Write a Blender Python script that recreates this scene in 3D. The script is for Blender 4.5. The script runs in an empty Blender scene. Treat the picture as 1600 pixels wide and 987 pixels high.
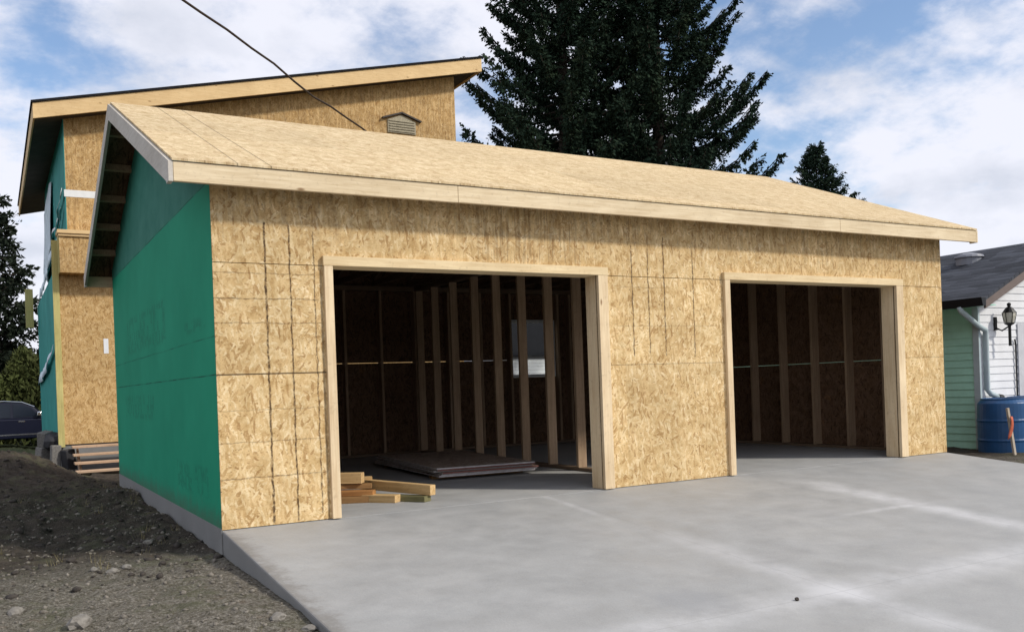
import bpy, bmesh, math, random
import numpy as np
from mathutils import Vector, Matrix, noise as mnoise

R = math.radians
scene = bpy.context.scene
col = scene.collection

# ------------------------------------------------------------------ camera
YAW, ROLL = 0.5205, -0.0362
_f = Vector((math.sin(YAW), math.cos(YAW), -0.002)).normalized()
_r0 = Vector((math.cos(YAW), -math.sin(YAW), 0))
_u0 = _r0.cross(_f)
_r = math.cos(ROLL) * _r0 + math.sin(ROLL) * _u0
_u = -math.sin(ROLL) * _r0 + math.cos(ROLL) * _u0
cam = bpy.data.cameras.new('camera')
cam_o = bpy.data.objects.new('camera', cam)
col.objects.link(cam_o)
cam_o.matrix_world = Matrix(((_r.x, _u.x, -_f.x, -1.533), (_r.y, _u.y, -_f.y, -7.32),
                             (_r.z, _u.z, -_f.z, 1.059), (0, 0, 0, 1)))
cam.sensor_width = 36
cam.lens = 36 * 1418.1 / 1600
cam.shift_y = (604.3 - 493.5) / 1600
cam.clip_start, cam.clip_end = 0.05, 3000
scene.camera = cam_o

# ------------------------------------------------------------------ light
SUN_AZ, SUN_EL = R(40), R(37)          # azimuth from the front normal (-y) towards +x
sdir = Vector((math.sin(SUN_AZ) * math.cos(SUN_EL), -math.cos(SUN_AZ) * math.cos(SUN_EL), math.sin(SUN_EL)))
sun = bpy.data.lights.new('sun', 'SUN')
sun.energy, sun.angle, sun.color = 3.0, R(5), (1, 0.94, 0.84)
sun_o = bpy.data.objects.new('sun', sun)
sun_o.rotation_euler = sdir.to_track_quat('Z', 'Y').to_euler()
sun_o.location = (20, -24, 26)
col.objects.link(sun_o)

world = bpy.data.worlds.new('World')
scene.world = world
world.use_nodes = True
wt = world.node_tree
for n_ in list(wt.nodes): wt.nodes.remove(n_)

scene.view_settings.view_transform = 'Standard'
scene.view_settings.look = 'None'
scene.view_settings.exposure = 0.0
scene.view_settings.gamma = 1
scene.view_settings.use_curve_mapping = False


# ------------------------------------------------------------------ node helper
class NT:
    def __init__(s, tree): s.t = tree
    def node(s, typ, **props):
        n = s.t.nodes.new(typ)
        for k, v in props.items(): setattr(n, k, v)
        return n
    def put(s, sock, v):
        if v is None: return
        if isinstance(v, bpy.types.NodeSocket): s.t.links.new(v, sock)
        elif isinstance(v, (tuple, list)) and len(v) == 3 and sock.type == 'RGBA': sock.default_value = (*v, 1)
        else: sock.default_value = v
    def math(s, op, a, b=None, c=None, clamp=False):
        n = s.node('ShaderNodeMath', operation=op, use_clamp=clamp)
        s.put(n.inputs[0], a); s.put(n.inputs[1], b)
        if c is not None: s.put(n.inputs[2], c)
        return n.outputs[0]
    def vmath(s, op, a, b=None):
        n = s.node('ShaderNodeVectorMath', operation=op)
        s.put(n.inputs[0], a); s.put(n.inputs[1], b)
        return n.outputs[0]
    def noise(s, v, scale, detail=4, rough=.55, dist=0, dim='3D', out='Fac'):
        n = s.node('ShaderNodeTexNoise', noise_dimensions=dim)
        s.put(n.inputs['Vector'], v); s.put(n.inputs['Scale'], scale); s.put(n.inputs['Detail'], detail)
        s.put(n.inputs['Roughness'], rough); s.put(n.inputs['Distortion'], dist)
        return n.outputs[out]
    def vor(s, v, scale, out='Color', dim='3D', feature='F1', rnd=1):
        n = s.node('ShaderNodeTexVoronoi', voronoi_dimensions=dim, feature=feature)
        s.put(n.inputs['Vector'], v); s.put(n.inputs['Scale'], scale); s.put(n.inputs['Randomness'], rnd)
        return n.outputs[out]
    def mapping(s, v, loc=(0, 0, 0), rot=(0, 0, 0), scale=(1, 1, 1), typ='POINT'):
        n = s.node('ShaderNodeMapping', vector_type=typ)
        s.put(n.inputs['Vector'], v)
        n.inputs['Location'].default_value = loc; n.inputs['Rotation'].default_value = rot; n.inputs['Scale'].default_value = scale
        return n.outputs[0]
    def ramp(s, fac, stops, interp='LINEAR'):
        n = s.node('ShaderNodeValToRGB'); e = n.color_ramp.elements; n.color_ramp.interpolation = interp
        while len(e) < len(stops): e.new(.5)
        for el, (p, c) in zip(e, stops):
            el.position = p
            el.color = (c, c, c, 1) if isinstance(c, (int, float)) else (*c, 1)
        s.put(n.inputs[0], fac)
        return n.outputs[0]
    def mix(s, fac, a, b, mode='MIX'):
        n = s.node('ShaderNodeMix', data_type='RGBA', blend_type=mode)
        s.put(n.inputs[0], fac); s.put(n.inputs[6], a); s.put(n.inputs[7], b)
        return n.outputs[2]
    def sep(s, v):
        n = s.node('ShaderNodeSeparateXYZ'); s.put(n.inputs[0], v); return n.outputs
    def comb(s, x, y, z=0.0):
        n = s.node('ShaderNodeCombineXYZ'); s.put(n.inputs[0], x); s.put(n.inputs[1], y); s.put(n.inputs[2], z); return n.outputs[0]
    def objco(s): return s.node('ShaderNodeTexCoord').outputs['Object']
    def rnd(s): return s.node('ShaderNodeObjectInfo').outputs['Random']
    def bump(s, h, dist=.01, strength=1):
        n = s.node('ShaderNodeBump'); s.put(n.inputs['Height'], h)
        n.inputs['Distance'].default_value = dist; n.inputs['Strength'].default_value = strength
        return n.outputs[0]
    def srange(s, v, a, b):          # smoothstep a..b -> 0..1
        n = s.node('ShaderNodeMapRange', interpolation_type='SMOOTHSTEP')
        s.put(n.inputs[0], v); s.put(n.inputs[1], a); s.put(n.inputs[2], b)
        return n.outputs[0]
    def inside(s, v, a, b, soft=.01):
        return s.math('MULTIPLY', s.srange(v, a - soft, a + soft), s.math('SUBTRACT', 1.0, s.srange(v, b - soft, b + soft)))


def new_mat(name):
    m = bpy.data.materials.new(name); m.use_nodes = True
    nt = NT(m.node_tree)
    b = m.node_tree.nodes['Principled BSDF']
    b.inputs['Specular IOR Level'].default_value = .3
    return m, nt, b


def fin(nt, b, color, rough=.8, normal=None, metallic=None, spec=None):
    nt.put(b.inputs['Base Color'], color); nt.put(b.inputs['Roughness'], rough)
    if normal is not None: nt.put(b.inputs['Normal'], normal)
    if metallic is not None: b.inputs['Metallic'].default_value = metallic
    if spec is not None: b.inputs['Specular IOR Level'].default_value = spec


def plain(name, c, rough=.6, metallic=0, var=.12, scale=6, spec=.3, bump=.0):
    m, nt, b = new_mat(name)
    P = nt.objco()
    v = nt.noise(P, scale, 5, .6)
    k = nt.ramp(v, [(.25, 1 - var), (.75, 1 + var)])
    fin(nt, b, nt.mix(1.0, c, k, 'MULTIPLY'), rough, nt.bump(v, bump) if bump else None, metallic, spec)
    return m


# world: Nishita sky with broken cloud laid on a layer overhead
W = NT(wt)
sky = W.node('ShaderNodeTexSky', sky_type='NISHITA')
sky.sun_disc = False
sky.sun_elevation = SUN_EL
sky.sun_rotation = math.pi - SUN_AZ
sky.air_density, sky.dust_density, sky.ozone_density = 1.0, .6, 1.5
gd = W.node('ShaderNodeTexCoord').outputs['Generated']
gx, gy, gz_ = W.sep(gd)
zc = W.math('ADD', W.math('MAXIMUM', gz_, 0.0), 0.34)
cp = W.comb(W.math('DIVIDE', gx, zc), W.math('DIVIDE', gy, zc), 0.0)
c1 = W.noise(W.mapping(cp, loc=(3.1, 1.7, 0)), 2.9, 10, .54, 0.0)
c2 = W.noise(W.mapping(cp, loc=(7.3, 4.2, 2)), 9.0, 7, .6, .1)
dens = W.math('ADD', W.math('MULTIPLY', c1, .60), W.math('MULTIPLY', c2, .40))
low = W.math('MULTIPLY', W.math('SUBTRACT', 1.0, W.srange(gz_, 0.0, .42)), .10)
dens = W.math('ADD', dens, low)
# bluer openings between the clouds, each a direction in the sky
holes = None
for (hx, hy, hz, hr, hk) in ((.037, .942, .335, .11, .13), (.409, .851, .329, .10, .12), (.451, .851, .267, .11, .12), (.696, .67, .26, .13, .13), (.653, .677, .34, .13, .13), (.788, .531, .311, .12, .12), (.729, .59, .347, .10, .10), (.334, .872, .358, .06, .08), (-.6, .7, .5, .3, .1), (.3, -.5, .8, .4, .1), (.95, -.1, .4, .3, .1)):
    hv = Vector((hx, hy, hz)).normalized()
    dn = W.node('ShaderNodeVectorMath', operation='DISTANCE'); W.put(dn.inputs[0], W.vmath('NORMALIZE', gd)); dn.inputs[1].default_value = hv
    hm_ = W.math('MULTIPLY', W.math('SUBTRACT', 1.0, W.srange(dn.outputs['Value'], hr * .25, hr * 1.5)), hk)
    holes = hm_ if holes is None else W.math('MAXIMUM', holes, hm_)
dens = W.math('SUBTRACT', W.math('ADD', dens, .085), W.math('MULTIPLY', holes, .95))
cmask = W.srange(dens, .395, .60)
cmask = W.math('MULTIPLY', cmask, .95)
shade = W.ramp(W.noise(W.mapping(cp, loc=(1.3, 9.2, 5)), 3.6, 6, .55), [(.34, (7.2, 7.5, 8.5)), (.52, (9.2, 9.3, 10.2))])
bluek = W.mix(1.0, sky.outputs[0], (1.65, 1.65, 1.7), 'MULTIPLY')
skycol = W.mix(cmask, bluek, shade)
bg = W.node('ShaderNodeBackground')
W.put(bg.inputs[0], skycol); bg.inputs[1].default_value = .1
wo = W.node('ShaderNodeOutputWorld'); wt.links.new(bg.outputs[0], wo.inputs[0])


# ------------------------------------------------------------------ materials
def osb(name, plane='xz', stops=None, size=(.07, .017), vmarks=(), hmarks=(), seams=(), top_stain_shade=None, tone=.12, coarse=0.0, roughness=.85, streaks=()):
    m, nt, b = new_mat(name)
    x, y, z = nt.sep(nt.objco())
    u, v = {'xz': (x, z), 'yz': (y, z), 'xy': (x, y)}[plane]
    P = nt.comb(u, v, 0.0)
    wob = nt.noise(P, 7, 3, .6, out='Color')
    Pw = nt.vmath('ADD', P, nt.vmath('MULTIPLY', nt.vmath('SUBTRACT', wob, (.5, .5, .5)), (.05, .05, 0)))
    layers = []
    for ang, off in ((.12, 0), (.95, 3.3), (1.72, 7.7), (2.55, 5.1)):
        q = nt.mapping(Pw, loc=(off, off * .7, 0), rot=(0, 0, ang), scale=(size[0], size[1], 1), typ='TEXTURE')
        layers.append(nt.sep(nt.vor(q, 1.0, dim='2D')))
    val = layers[3][0]
    for L in layers[:3]:
        sel = nt.math('GREATER_THAN', L[1], .62)
        val = nt.mix(sel, val, L[0])
    fine = nt.noise(nt.mapping(Pw, scale=(1, 2.2, 1)), 60, 3, .7)
    val = nt.math('ADD', val, nt.math('MULTIPLY', nt.math('SUBTRACT', fine, .5), .85))
    stops = stops or [(0, (.42, .265, .12)), (.12, (.55, .375, .18)), (.35, (.65, .465, .235)), (.7, (.70, .525, .285)), (1, (.79, .635, .39))]
    c = nt.ramp(val, stops)
    big = nt.noise(P, 1.7, 5, .6)
    c = nt.mix(1.0, c, nt.ramp(big, [(.3, (1 - tone, 1 - tone * 1.1, 1 - tone * 1.3)), (.7, (1 + tone * .6, 1 + tone * .6, 1 + tone * .6))]), 'MULTIPLY')
    mid = nt.noise(P, 7.5, 5, .72)
    c = nt.mix(1.0, c, nt.ramp(mid, [(.30, (.74, .68, .58)), (.50, (1.0, 1.0, 1.0)), (.66, (1.12, 1.14, 1.20))]), 'MULTIPLY')
    sp1 = nt.noise(nt.mapping(Pw, scale=(1, 1.5, 1)), 75, 2, .7)
    c = nt.mix(nt.ramp(sp1, [(.57, 0.0), (.68, .48)]), c, (.28, .165, .075))
    c = nt.mix(nt.ramp(nt.noise(P, 4.5, 5, .75), [(.60, 0.0), (.74, .4)]), c, (.42, .21, .085))
    sh = nt.node('ShaderNodeTexWhiteNoise', noise_dimensions='2D')
    nt.put(sh.inputs['Vector'], nt.vmath('FLOOR', nt.vmath('DIVIDE', nt.vmath('ADD', P, (.9, .0, 0)), (2.44, 1.222, 1))))
    c = nt.mix(1.0, c, nt.ramp(sh.outputs['Value'], [(0, (.93, .92, .90)), (1, (1.05, 1.04, 1.02))]), 'MULTIPLY')
    du = nt.math('SUBTRACT', nt.math('FRACT', nt.math('ADD', nt.math('DIVIDE', u, .406), .5)), .5)
    dv = nt.math('SUBTRACT', nt.math('FRACT', nt.math('ADD', nt.math('DIVIDE', v, .152), .5)), .5)
    nd = nt.math('SQRT', nt.math('ADD', nt.math('POWER', nt.math('MULTIPLY', nt.math('ADD', du, nt.math('MULTIPLY', nt.math('SUBTRACT', big, .5), .12)), .406), 2.0), nt.math('POWER', nt.math('MULTIPLY', dv, .152), 2.0)))
    c = nt.mix(nt.math('MULTIPLY', nt.math('LESS_THAN', nd, .0055), .7), c, (.10, .07, .045))
    # dark knots and resin flecks
    fl = nt.math('MULTIPLY', nt.math('GREATER_THAN', nt.noise(nt.mapping(Pw, scale=(1, 1.7, 1)), 38, 2, .6), .665), nt.srange(big, .42, .58))
    c = nt.mix(nt.math('MULTIPLY', fl, .65), c, (.16, .085, .035))
    dk = None
    wl = nt.math('MULTIPLY', nt.math('SUBTRACT', nt.noise(P, 9, 3, .7), .5), .035)
    grit = nt.ramp(nt.noise(P, 26, 3, .7), [(.30, .15), (.55, 1.0)])
    def line(coord, pos, w, other, a, e, k):
        d = nt.math('ABSOLUTE', nt.math('SUBTRACT', nt.math('ADD', coord, wl), pos))
        mk = nt.math('SUBTRACT', 1.0, nt.srange(d, w * .45, w * 1.25))
        mk = nt.math('MULTIPLY', mk, nt.inside(nt.math('ADD', other, nt.math('MULTIPLY', wl, 1.5)), a, e, .012))
        return nt.math('MULTIPLY', nt.math('MULTIPLY', mk, grit), k)
    for (p_, a, e, w, k) in vmarks:
        l_ = line(u, p_, w, v, a, e, k); dk = l_ if dk is None else nt.math('MAXIMUM', dk, l_)
    for (p_, a, e, w, k) in hmarks:
        l_ = line(v, p_, w, u, a, e, k); dk = l_ if dk is None else nt.math('MAXIMUM', dk, l_)
    if dk is not None: c = nt.mix(dk, c, (.07, .04, .022))
    for (axis, pos, a, e, w, k) in seams:      # crisp sheet joints
        co, ot = (u, v) if axis == 'v' else (v, u)
        d = nt.math('ABSOLUTE', nt.math('SUBTRACT', co, pos))
        mk = nt.math('MULTIPLY', nt.math('LESS_THAN', d, w), nt.inside(ot, a, e, .004))
        c = nt.mix(nt.math('MULTIPLY', mk, k), c, (.06, .04, .025))
    if top_stain_shade:                                # dirty water runs below the eave, deepened to paint in its shade
        z0, z1 = top_stain_shade
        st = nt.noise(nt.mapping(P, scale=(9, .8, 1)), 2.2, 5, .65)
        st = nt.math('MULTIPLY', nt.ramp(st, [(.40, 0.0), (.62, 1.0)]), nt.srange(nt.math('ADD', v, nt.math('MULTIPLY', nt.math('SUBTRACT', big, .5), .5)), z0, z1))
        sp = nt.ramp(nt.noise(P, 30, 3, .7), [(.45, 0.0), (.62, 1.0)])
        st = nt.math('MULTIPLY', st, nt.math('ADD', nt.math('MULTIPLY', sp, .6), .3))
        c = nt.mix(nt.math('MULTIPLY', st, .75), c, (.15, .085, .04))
    for (a, e, z0, z1) in streaks:
        st = nt.ramp(nt.noise(nt.mapping(P, scale=(16, .5, 1)), 3.0, 4, .7), [(.47, 0.0), (.62, 1.0)])
        zz = nt.math('ADD', v, nt.math('MULTIPLY', nt.math('SUBTRACT', nt.noise(nt.mapping(P, scale=(8, 0, 1)), 2, 2), .5), .5))
        mk = nt.math('MULTIPLY', nt.math('MULTIPLY', st, nt.inside(u, a, e, .1)), nt.inside(zz, z0, z1, .06))
        c = nt.mix(nt.math('MULTIPLY', mk, .5), c, (.16, .095, .045))
    h = nt.math('ADD', nt.math('MULTIPLY', val, .5), nt.math('MULTIPLY', mid, .6))
    fin(nt, b, c, roughness, nt.bump(h, .003, .45), spec=.1)
    return m


def wood(name, axis='x', c0=(.50, .35, .18), c1=(.70, .54, .33), knots=True, rough=.75, scale=1.0, weather=0.0):
    m, nt, b = new_mat(name)
    P = nt.objco()
    P = nt.vmath('ADD', P, nt.vmath('MULTIPLY', nt.comb(nt.rnd(), nt.rnd(), nt.rnd()), (7.3, 3.1, 5.7)))
    sc = {'x': (.5, 9, 9), 'y': (9, .5, 9), 'z': (9, 9, .5)}[axis]
    g = nt.noise(nt.mapping(P, scale=sc), 5 * scale, 5, .65, .4)
    c = nt.ramp(g, [(.28, c0), (.62, c1)])
    big = nt.noise(P, 1.3, 3, .6)
    c = nt.mix(1.0, c, nt.ramp(big, [(.3, (.84, .80, .75)), (.7, (1.06, 1.05, 1.03))]), 'MULTIPLY')
    if knots:
        ksc = {'x': (.5, 1.4, 1.4), 'y': (1.4, .5, 1.4), 'z': (1.4, 1.4, .5)}[axis]
        d = nt.vor(nt.mapping(P, scale=ksc), 4.2, 'Distance')
        c = nt.mix(nt.math('SUBTRACT', 1.0, nt.srange(d, .03, .10)), c, (c0[0] * .45, c0[1] * .36, c0[2] * .3))
    dirt = nt.ramp(nt.noise(P, 22, 4, .7), [(.56, 0.0), (.72, .35)])
    c = nt.mix(dirt, c, (c0[0] * .55, c0[1] * .5, c0[2] * .5))
    fin(nt, b, c, rough, nt.bump(g, .002, .5), spec=.2)
    return m


M = {}
vm = [(.412, 0.02, 2.44, .0095, .95), (.612, 0.02, 2.43, .0085, .92), (.815, .06, 2.39, .007, .75), (.87, .0, 2.1, .010, .45),
      (4.10, 1.30, 2.42, .009, .85), (4.305, 1.34, 2.40, .0085, .80), (4.512, 1.31, 2.52, .009, .85), (4.90, 1.29, 2.41, .009, .8)]
hm = [(2.03, .0, .84, .005, .5), (1.825, .0, .84, .006, .65), (1.63, .0, .86, .005, .55), (.935, .0, .86, .005, .4), (.68, .0, .86, .005, .5),
      (.395, .0, .86, .006, .6), (2.0, 3.95, 4.6, .004, .4), (1.61, 3.9, 5.2, .004, .35)]
M['osb_front'] = osb('osb_front_sheathing', 'xz', vmarks=vm, hmarks=hm, top_stain_shade=(2.05, 2.62), tone=.16,
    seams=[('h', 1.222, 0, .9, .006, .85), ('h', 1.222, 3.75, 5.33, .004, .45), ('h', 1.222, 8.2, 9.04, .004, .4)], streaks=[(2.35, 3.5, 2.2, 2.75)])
M['osb_roof'] = osb('osb_roof_sheathing', 'xy', size=(.08, .02), tone=.06,
    stops=[(0, (.47, .345, .20)), (.1, (.54, .41, .245)), (.35, (.58, .455, .275)), (.7, (.61, .485, .30)), (1, (.66, .54, .345))],
    seams=[('v', .16, -.5, 3.3, .006, .55), ('v', .42, -.5, 3.3, .006, .6), ('h', .885, .42, 9.4, .004, .4), ('h', 2.02, .42, 9.4, .004, .4)] + [('v', .42 + 2.44 * k, (-.3, 2.02)[0], .885, .0025, .35) for k in (1, 2, 3)] + [('v', 1.64 + 2.44 * k, .885, 2.02, .0025, .35) for k in (0, 1, 2, 3)])
M['osb_house'] = osb('osb_house_sheathing', 'xz', tone=.12,
    stops=[(0, (.33, .19, .075)), (.1, (.44, .28, .12)), (.35, (.55, .36, .16)), (.7, (.60, .41, .19)), (1, (.67, .49, .26))],
    top_stain_shade=(2.2, 3.9))
M['osb_inner'] = osb('osb_inner_face', 'xz', stops=[(0, (.06, .04, .025)), (.3, (.13, .078, .05)), (1, (.18, .112, .072))])  # strand board darkened so the interior shade sits in its colour
M['osb_inner_side'] = osb('osb_inner_side_face', 'yz', stops=[(0, (.065, .038, .025)), (.3, (.13, .078, .05)), (1, (.18, .112, .072))])  # same darkened board for the side walls, shade in the colour
M['osb_sheet'] = osb('osb_sheet_face', 'xy', stops=[(0, (.24, .18, .15)), (.3, (.38, .30, .25)), (1, (.50, .41, .35))])
M['fascia'] = wood('fascia_board', 'x', (.62, .49, .31), (.80, .68, .48))
M['fascia_house'] = wood('house_fascia_board', 'x', (.66, .46, .23), (.78, .58, .32))
M['rake'] = wood('grey_primed_board', 'y', (.50, .47, .42), (.60, .57, .52), knots=False)  # bare barge wood greyed to paint in shade and sky tint
M['trim_v'] = wood('door_trim_upright', 'z', (.66, .50, .31), (.80, .66, .45))
M['trim_h'] = wood('door_trim_header', 'x', (.66, .50, .29), (.80, .66, .42))
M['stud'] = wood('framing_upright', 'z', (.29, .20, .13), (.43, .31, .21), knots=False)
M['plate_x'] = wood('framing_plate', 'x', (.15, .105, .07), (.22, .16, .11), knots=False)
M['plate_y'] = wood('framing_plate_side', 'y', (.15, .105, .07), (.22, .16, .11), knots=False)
M['lumber'] = wood('offcut_lumber', 'x', (.46, .29, .12), (.66, .47, .24))
M['lumber_dark'] = wood('old_offcut_lumber', 'x', (.22, .12, .05), (.36, .21, .09))
M['lumber_orange'] = wood('split_offcut_lumber', 'x', (.34, .15, .05), (.50, .26, .10))
M['lumber_green'] = wood('treated_offcut', 'x', (.13, .13, .06), (.22, .21, .11))
M['treated'] = wood('treated_post', 'z', (.42, .38, .14), (.58, .52, .22))
M['step'] = wood('step_tread', 'x', (.40, .27, .18), (.60, .44, .31))
M['stake'] = wood('weathered_stake', 'z', (.36, .31, .25), (.52, .46, .38))


def green_mat():
    m, nt, b = new_mat('green_sheathing_coating')
    x, y, z = nt.sep(nt.objco())
    P = nt.comb(y, z, 0.0)
    big = nt.noise(P, .9, 4, .6)
    c = nt.ramp(big, [(.3, (.014, .265, .15)), (.7, (.022, .32, .185))])
    up = nt.srange(nt.math('ADD', z, nt.math('MULTIPLY', nt.math('SUBTRACT', big, .5), .05)), 2.735, 2.765)
    c = nt.mix(up, c, nt.ramp(nt.noise(P, 2.5, 5, .6), [(.3, (.03, .17, .125)), (.7, (.06, .23, .175))]))
    for pos, k in ((1.225, .8), (1.53, .55), (2.75, .8)):
        d = nt.math('ABSOLUTE', nt.math('SUBTRACT', nt.math('ADD', z, nt.math('MULTIPLY', nt.math('SUBTRACT', big, .5), .02)), pos))
        fade = nt.ramp(nt.noise(P, 2.4, 3), [(.35, .25), (.6, 1.0)])
        c = nt.mix(nt.math('MULTIPLY', nt.math('MULTIPLY', nt.math('LESS_THAN', d, .006), k), fade), c, (.008, .06, .04))
    # worn, unreadable printed blocks
    cell = nt.vmath('FLOOR', nt.vmath('DIVIDE', P, (.085, .11, 1)))
    wn = nt.node('ShaderNodeTexWhiteNoise', noise_dimensions='2D'); nt.put(wn.inputs['Vector'], cell)
    on = nt.math('GREATER_THAN', wn.outputs['Value'], .38)
    blot = nt.ramp(nt.noise(P, 14, 3, .7), [(.38, 0.0), (.58, 1.0)])
    pm = None
    for (a, e, z0, z1) in ((2.3, 5.2, 1.62, 2.05), (.35, 1.3, 1.62, 1.72), (3.2, 5.6, .82, 1.1), (.45, 1.9, .2, .46)):
        r_ = nt.math('MULTIPLY', nt.inside(y, a, e, .03), nt.inside(z, z0, z1, .03))
        pm = r_ if pm is None else nt.math('MAXIMUM', pm, r_)
    pm = nt.math('MULTIPLY', nt.math('MULTIPLY', pm, on), nt.math('MULTIPLY', blot, .38))
    c = nt.mix(pm, c, (.010, .10, .062))
    sc = nt.ramp(nt.noise(nt.mapping(P, scale=(1, .25, 1)), 9, 5, .75), [(.62, 0.0), (.78, .35)])
    c = nt.mix(sc, c, (.10, .25, .19))
    sp = nt.math('MULTIPLY', nt.math('SUBTRACT', 1.0, nt.srange(nt.math('ADD', z, nt.math('MULTIPLY', nt.math('SUBTRACT', nt.noise(P, 6, 5, .7), .5), .35)), -.02, .22)), .55)
    c = nt.mix(sp, c, (.09, .085, .065))
    nr = nt.noise(P, 3, 3)
    fin(nt, b, c, .75, nt.bump(nr, .006, .5), spec=.08)
    return m
M['green'] = green_mat()


def teal_mat():
    m, nt, b = new_mat('teal_sheathing_coating')
    P = nt.objco()
    c = nt.ramp(nt.noise(P, 1.4, 5, .65), [(.3, (.025, .23, .21)), (.7, (.05, .33, .29))])
    fin(nt, b, c, .7, nt.bump(nt.noise(P, 3, 3), .006, .5), spec=.1)
    return m
M['teal'] = teal_mat()


def concrete_mat(name, joints=True, dark=1.0):
    m, nt, b = new_mat(name)
    P = nt.objco()
    x, y, z = nt.sep(P)
    n1 = nt.noise(P, .55, 7, .66, .5)
    n2 = nt.noise(P, 3.4, 6, .65)
    n3 = nt.noise(P, 90, 2, .7)
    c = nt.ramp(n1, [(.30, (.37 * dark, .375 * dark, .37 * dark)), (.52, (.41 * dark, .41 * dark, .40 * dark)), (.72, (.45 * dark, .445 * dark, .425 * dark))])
    c = nt.mix(1.0, c, nt.ramp(n2, [(.3, .90), (.7, 1.08)]), 'MULTIPLY')
    c = nt.mix(1.0, c, nt.ramp(n3, [(.3, .93), (.7, 1.05)]), 'MULTIPLY')
    tr = nt.noise(nt.mapping(P, rot=(0, 0, .5), scale=(.5, 2.6, 1)), 1.3, 5, .6)        # trowel swirls
    c = nt.mix(nt.ramp(tr, [(.55, 0.0), (.75, .28)]), c, (.52 * dark, .51 * dark, .50 * dark))
    sp = nt.noise(P, 34, 3, .8)
    c = nt.mix(nt.ramp(sp, [(.66, 0.0), (.74, .35)]), c, (.20, .19, .18))
    c = nt.mix(nt.ramp(nt.noise(P, 1.1, 7, .7, .8), [(.60, 0.0), (.72, .16)]), c, (.27 * dark, .28 * dark, .29 * dark))
    if joints:
        ed = nt.math('SUBTRACT', 1.0, nt.srange(nt.math('ADD', x, nt.math('MULTIPLY', nt.math('SUBTRACT', nt.noise(P, 5, 5, .75), .5), .5)), -.02, .16))
        c = nt.mix(nt.math('MULTIPLY', ed, .6), c, (.15, .135, .115))
        wv = nt.math('MULTIPLY', nt.math('SUBTRACT', nt.noise(P, .8, 4, .6), .5), .16)
        rag = nt.ramp(nt.noise(P, 1.7, 5, .7), [(.28, .15), (.62, 1.0)])
        for co, pos, wd, ot, a, e, k in ((x, 3.02, .15, y, -9, -1.9, .38), (x, 5.79, .20, y, -9, -.7, .5), (y, -3.42, .20, x, 1.2, 9, .42), (x, 2.95, .05, y, -.95, .3, .35), (y, -1.92, .05, x, 4.9, 5.8, .5)):
            d = nt.math('ABSOLUTE', nt.math('SUBTRACT', nt.math('ADD', co, wv), pos))
            mk = nt.math('SUBTRACT', 1.0, nt.srange(d, 0.0, wd * 1.6))
            mk = nt.math('MULTIPLY', nt.math('MULTIPLY', mk, rag), nt.inside(ot, a, e, .6))
            c = nt.mix(nt.math('MULTIPLY', mk, k), c, (.66, .66, .67))
        for co, pos in ((x, 3.02), (x, 5.79), (y, -3.42)):
            d = nt.math('ABSOLUTE', nt.math('SUBTRACT', co, pos))
            c = nt.mix(nt.math('MULTIPLY', nt.math('LESS_THAN', d, .0035), .25), c, (.2, .2, .2))
        sx = nt.math('SUBTRACT', x, 2.05); sy = nt.math('SUBTRACT', y, -3.1)
        rr = nt.math('SQRT', nt.math('ADD', nt.math('MULTIPLY', sx, sx), nt.math('MULTIPLY', sy, sy)))
        sm = nt.math('SUBTRACT', 1.0, nt.srange(nt.math('ADD', rr, nt.math('MULTIPLY', nt.math('SUBTRACT', n2, .5), .5)), .05, .36))
        c = nt.mix(nt.math('MULTIPLY', sm, .3), c, (.25, .265, .29))
    fin(nt, b, c, nt.ramp(n2, [(.3, .55), (.7, .8)]), nt.bump(nt.math('ADD', n3, nt.math('MULTIPLY', n2, 2.0)), .0025, .5), spec=.35)
    return m
M['concrete'] = concrete_mat('driveway_concrete', True, .84)
M['concrete_floor'] = concrete_mat('floor_concrete', False, .95)
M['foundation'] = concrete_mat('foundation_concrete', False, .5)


def dirt_mat():
    m, nt, b = new_mat('bare_soil')
    P = nt.objco()
    x, y, z = nt.sep(P)
    n1 = nt.noise(P, .9, 6, .65, .4)
    n2 = nt.noise(P, 9, 6, .7)
    n3 = nt.noise(P, 45, 4, .75)
    dark = nt.ramp(n2, [(.3, (.042, .036, .030)), (.7, (.115, .095, .076))])
    pale = nt.ramp(nt.math('ADD', nt.math('MULTIPLY', n3, .65), nt.math('MULTIPLY', nt.noise(P, 17, 4, .7), .35)), [(.36, (.055, .048, .036)), (.46, (.15, .135, .105)), (.53, (.22, .20, .165)), (.64, (.40, .37, .32))])
    paler = nt.srange(nt.math('SUBTRACT', nt.math('MULTIPLY', nt.math('SUBTRACT', n1, .5), 2.4), y), -.9, .6)     # paler soil towards the front
    c = nt.mix(paler, dark, pale)
    gr = nt.ramp(nt.noise(P, 2.2, 6, .7), [(.50, 0.0), (.66, .6)])
    c = nt.mix(gr, c, (.12, .125, .07))
    ru = nt.ramp(nt.noise(P, 5.2, 5, .75), [(.60, 0.0), (.72, .5)])
    c = nt.mix(ru, c, (.20, .13, .085))
    far = nt.srange(nt.math('ABSOLUTE', nt.math('ADD', y, -5.0)), 16, 26)
    c = nt.mix(far, c, nt.ramp(nt.noise(P, .4, 6, .7), [(.35, (.05, .065, .03)), (.65, (.10, .11, .055))]))
    fin(nt, b, c, .95, nt.bump(nt.math('ADD', n2, nt.math('MULTIPLY', n3, .7)), .05, 1.0), spec=.1)
    return m
M['dirt'] = dirt_mat()


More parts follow.
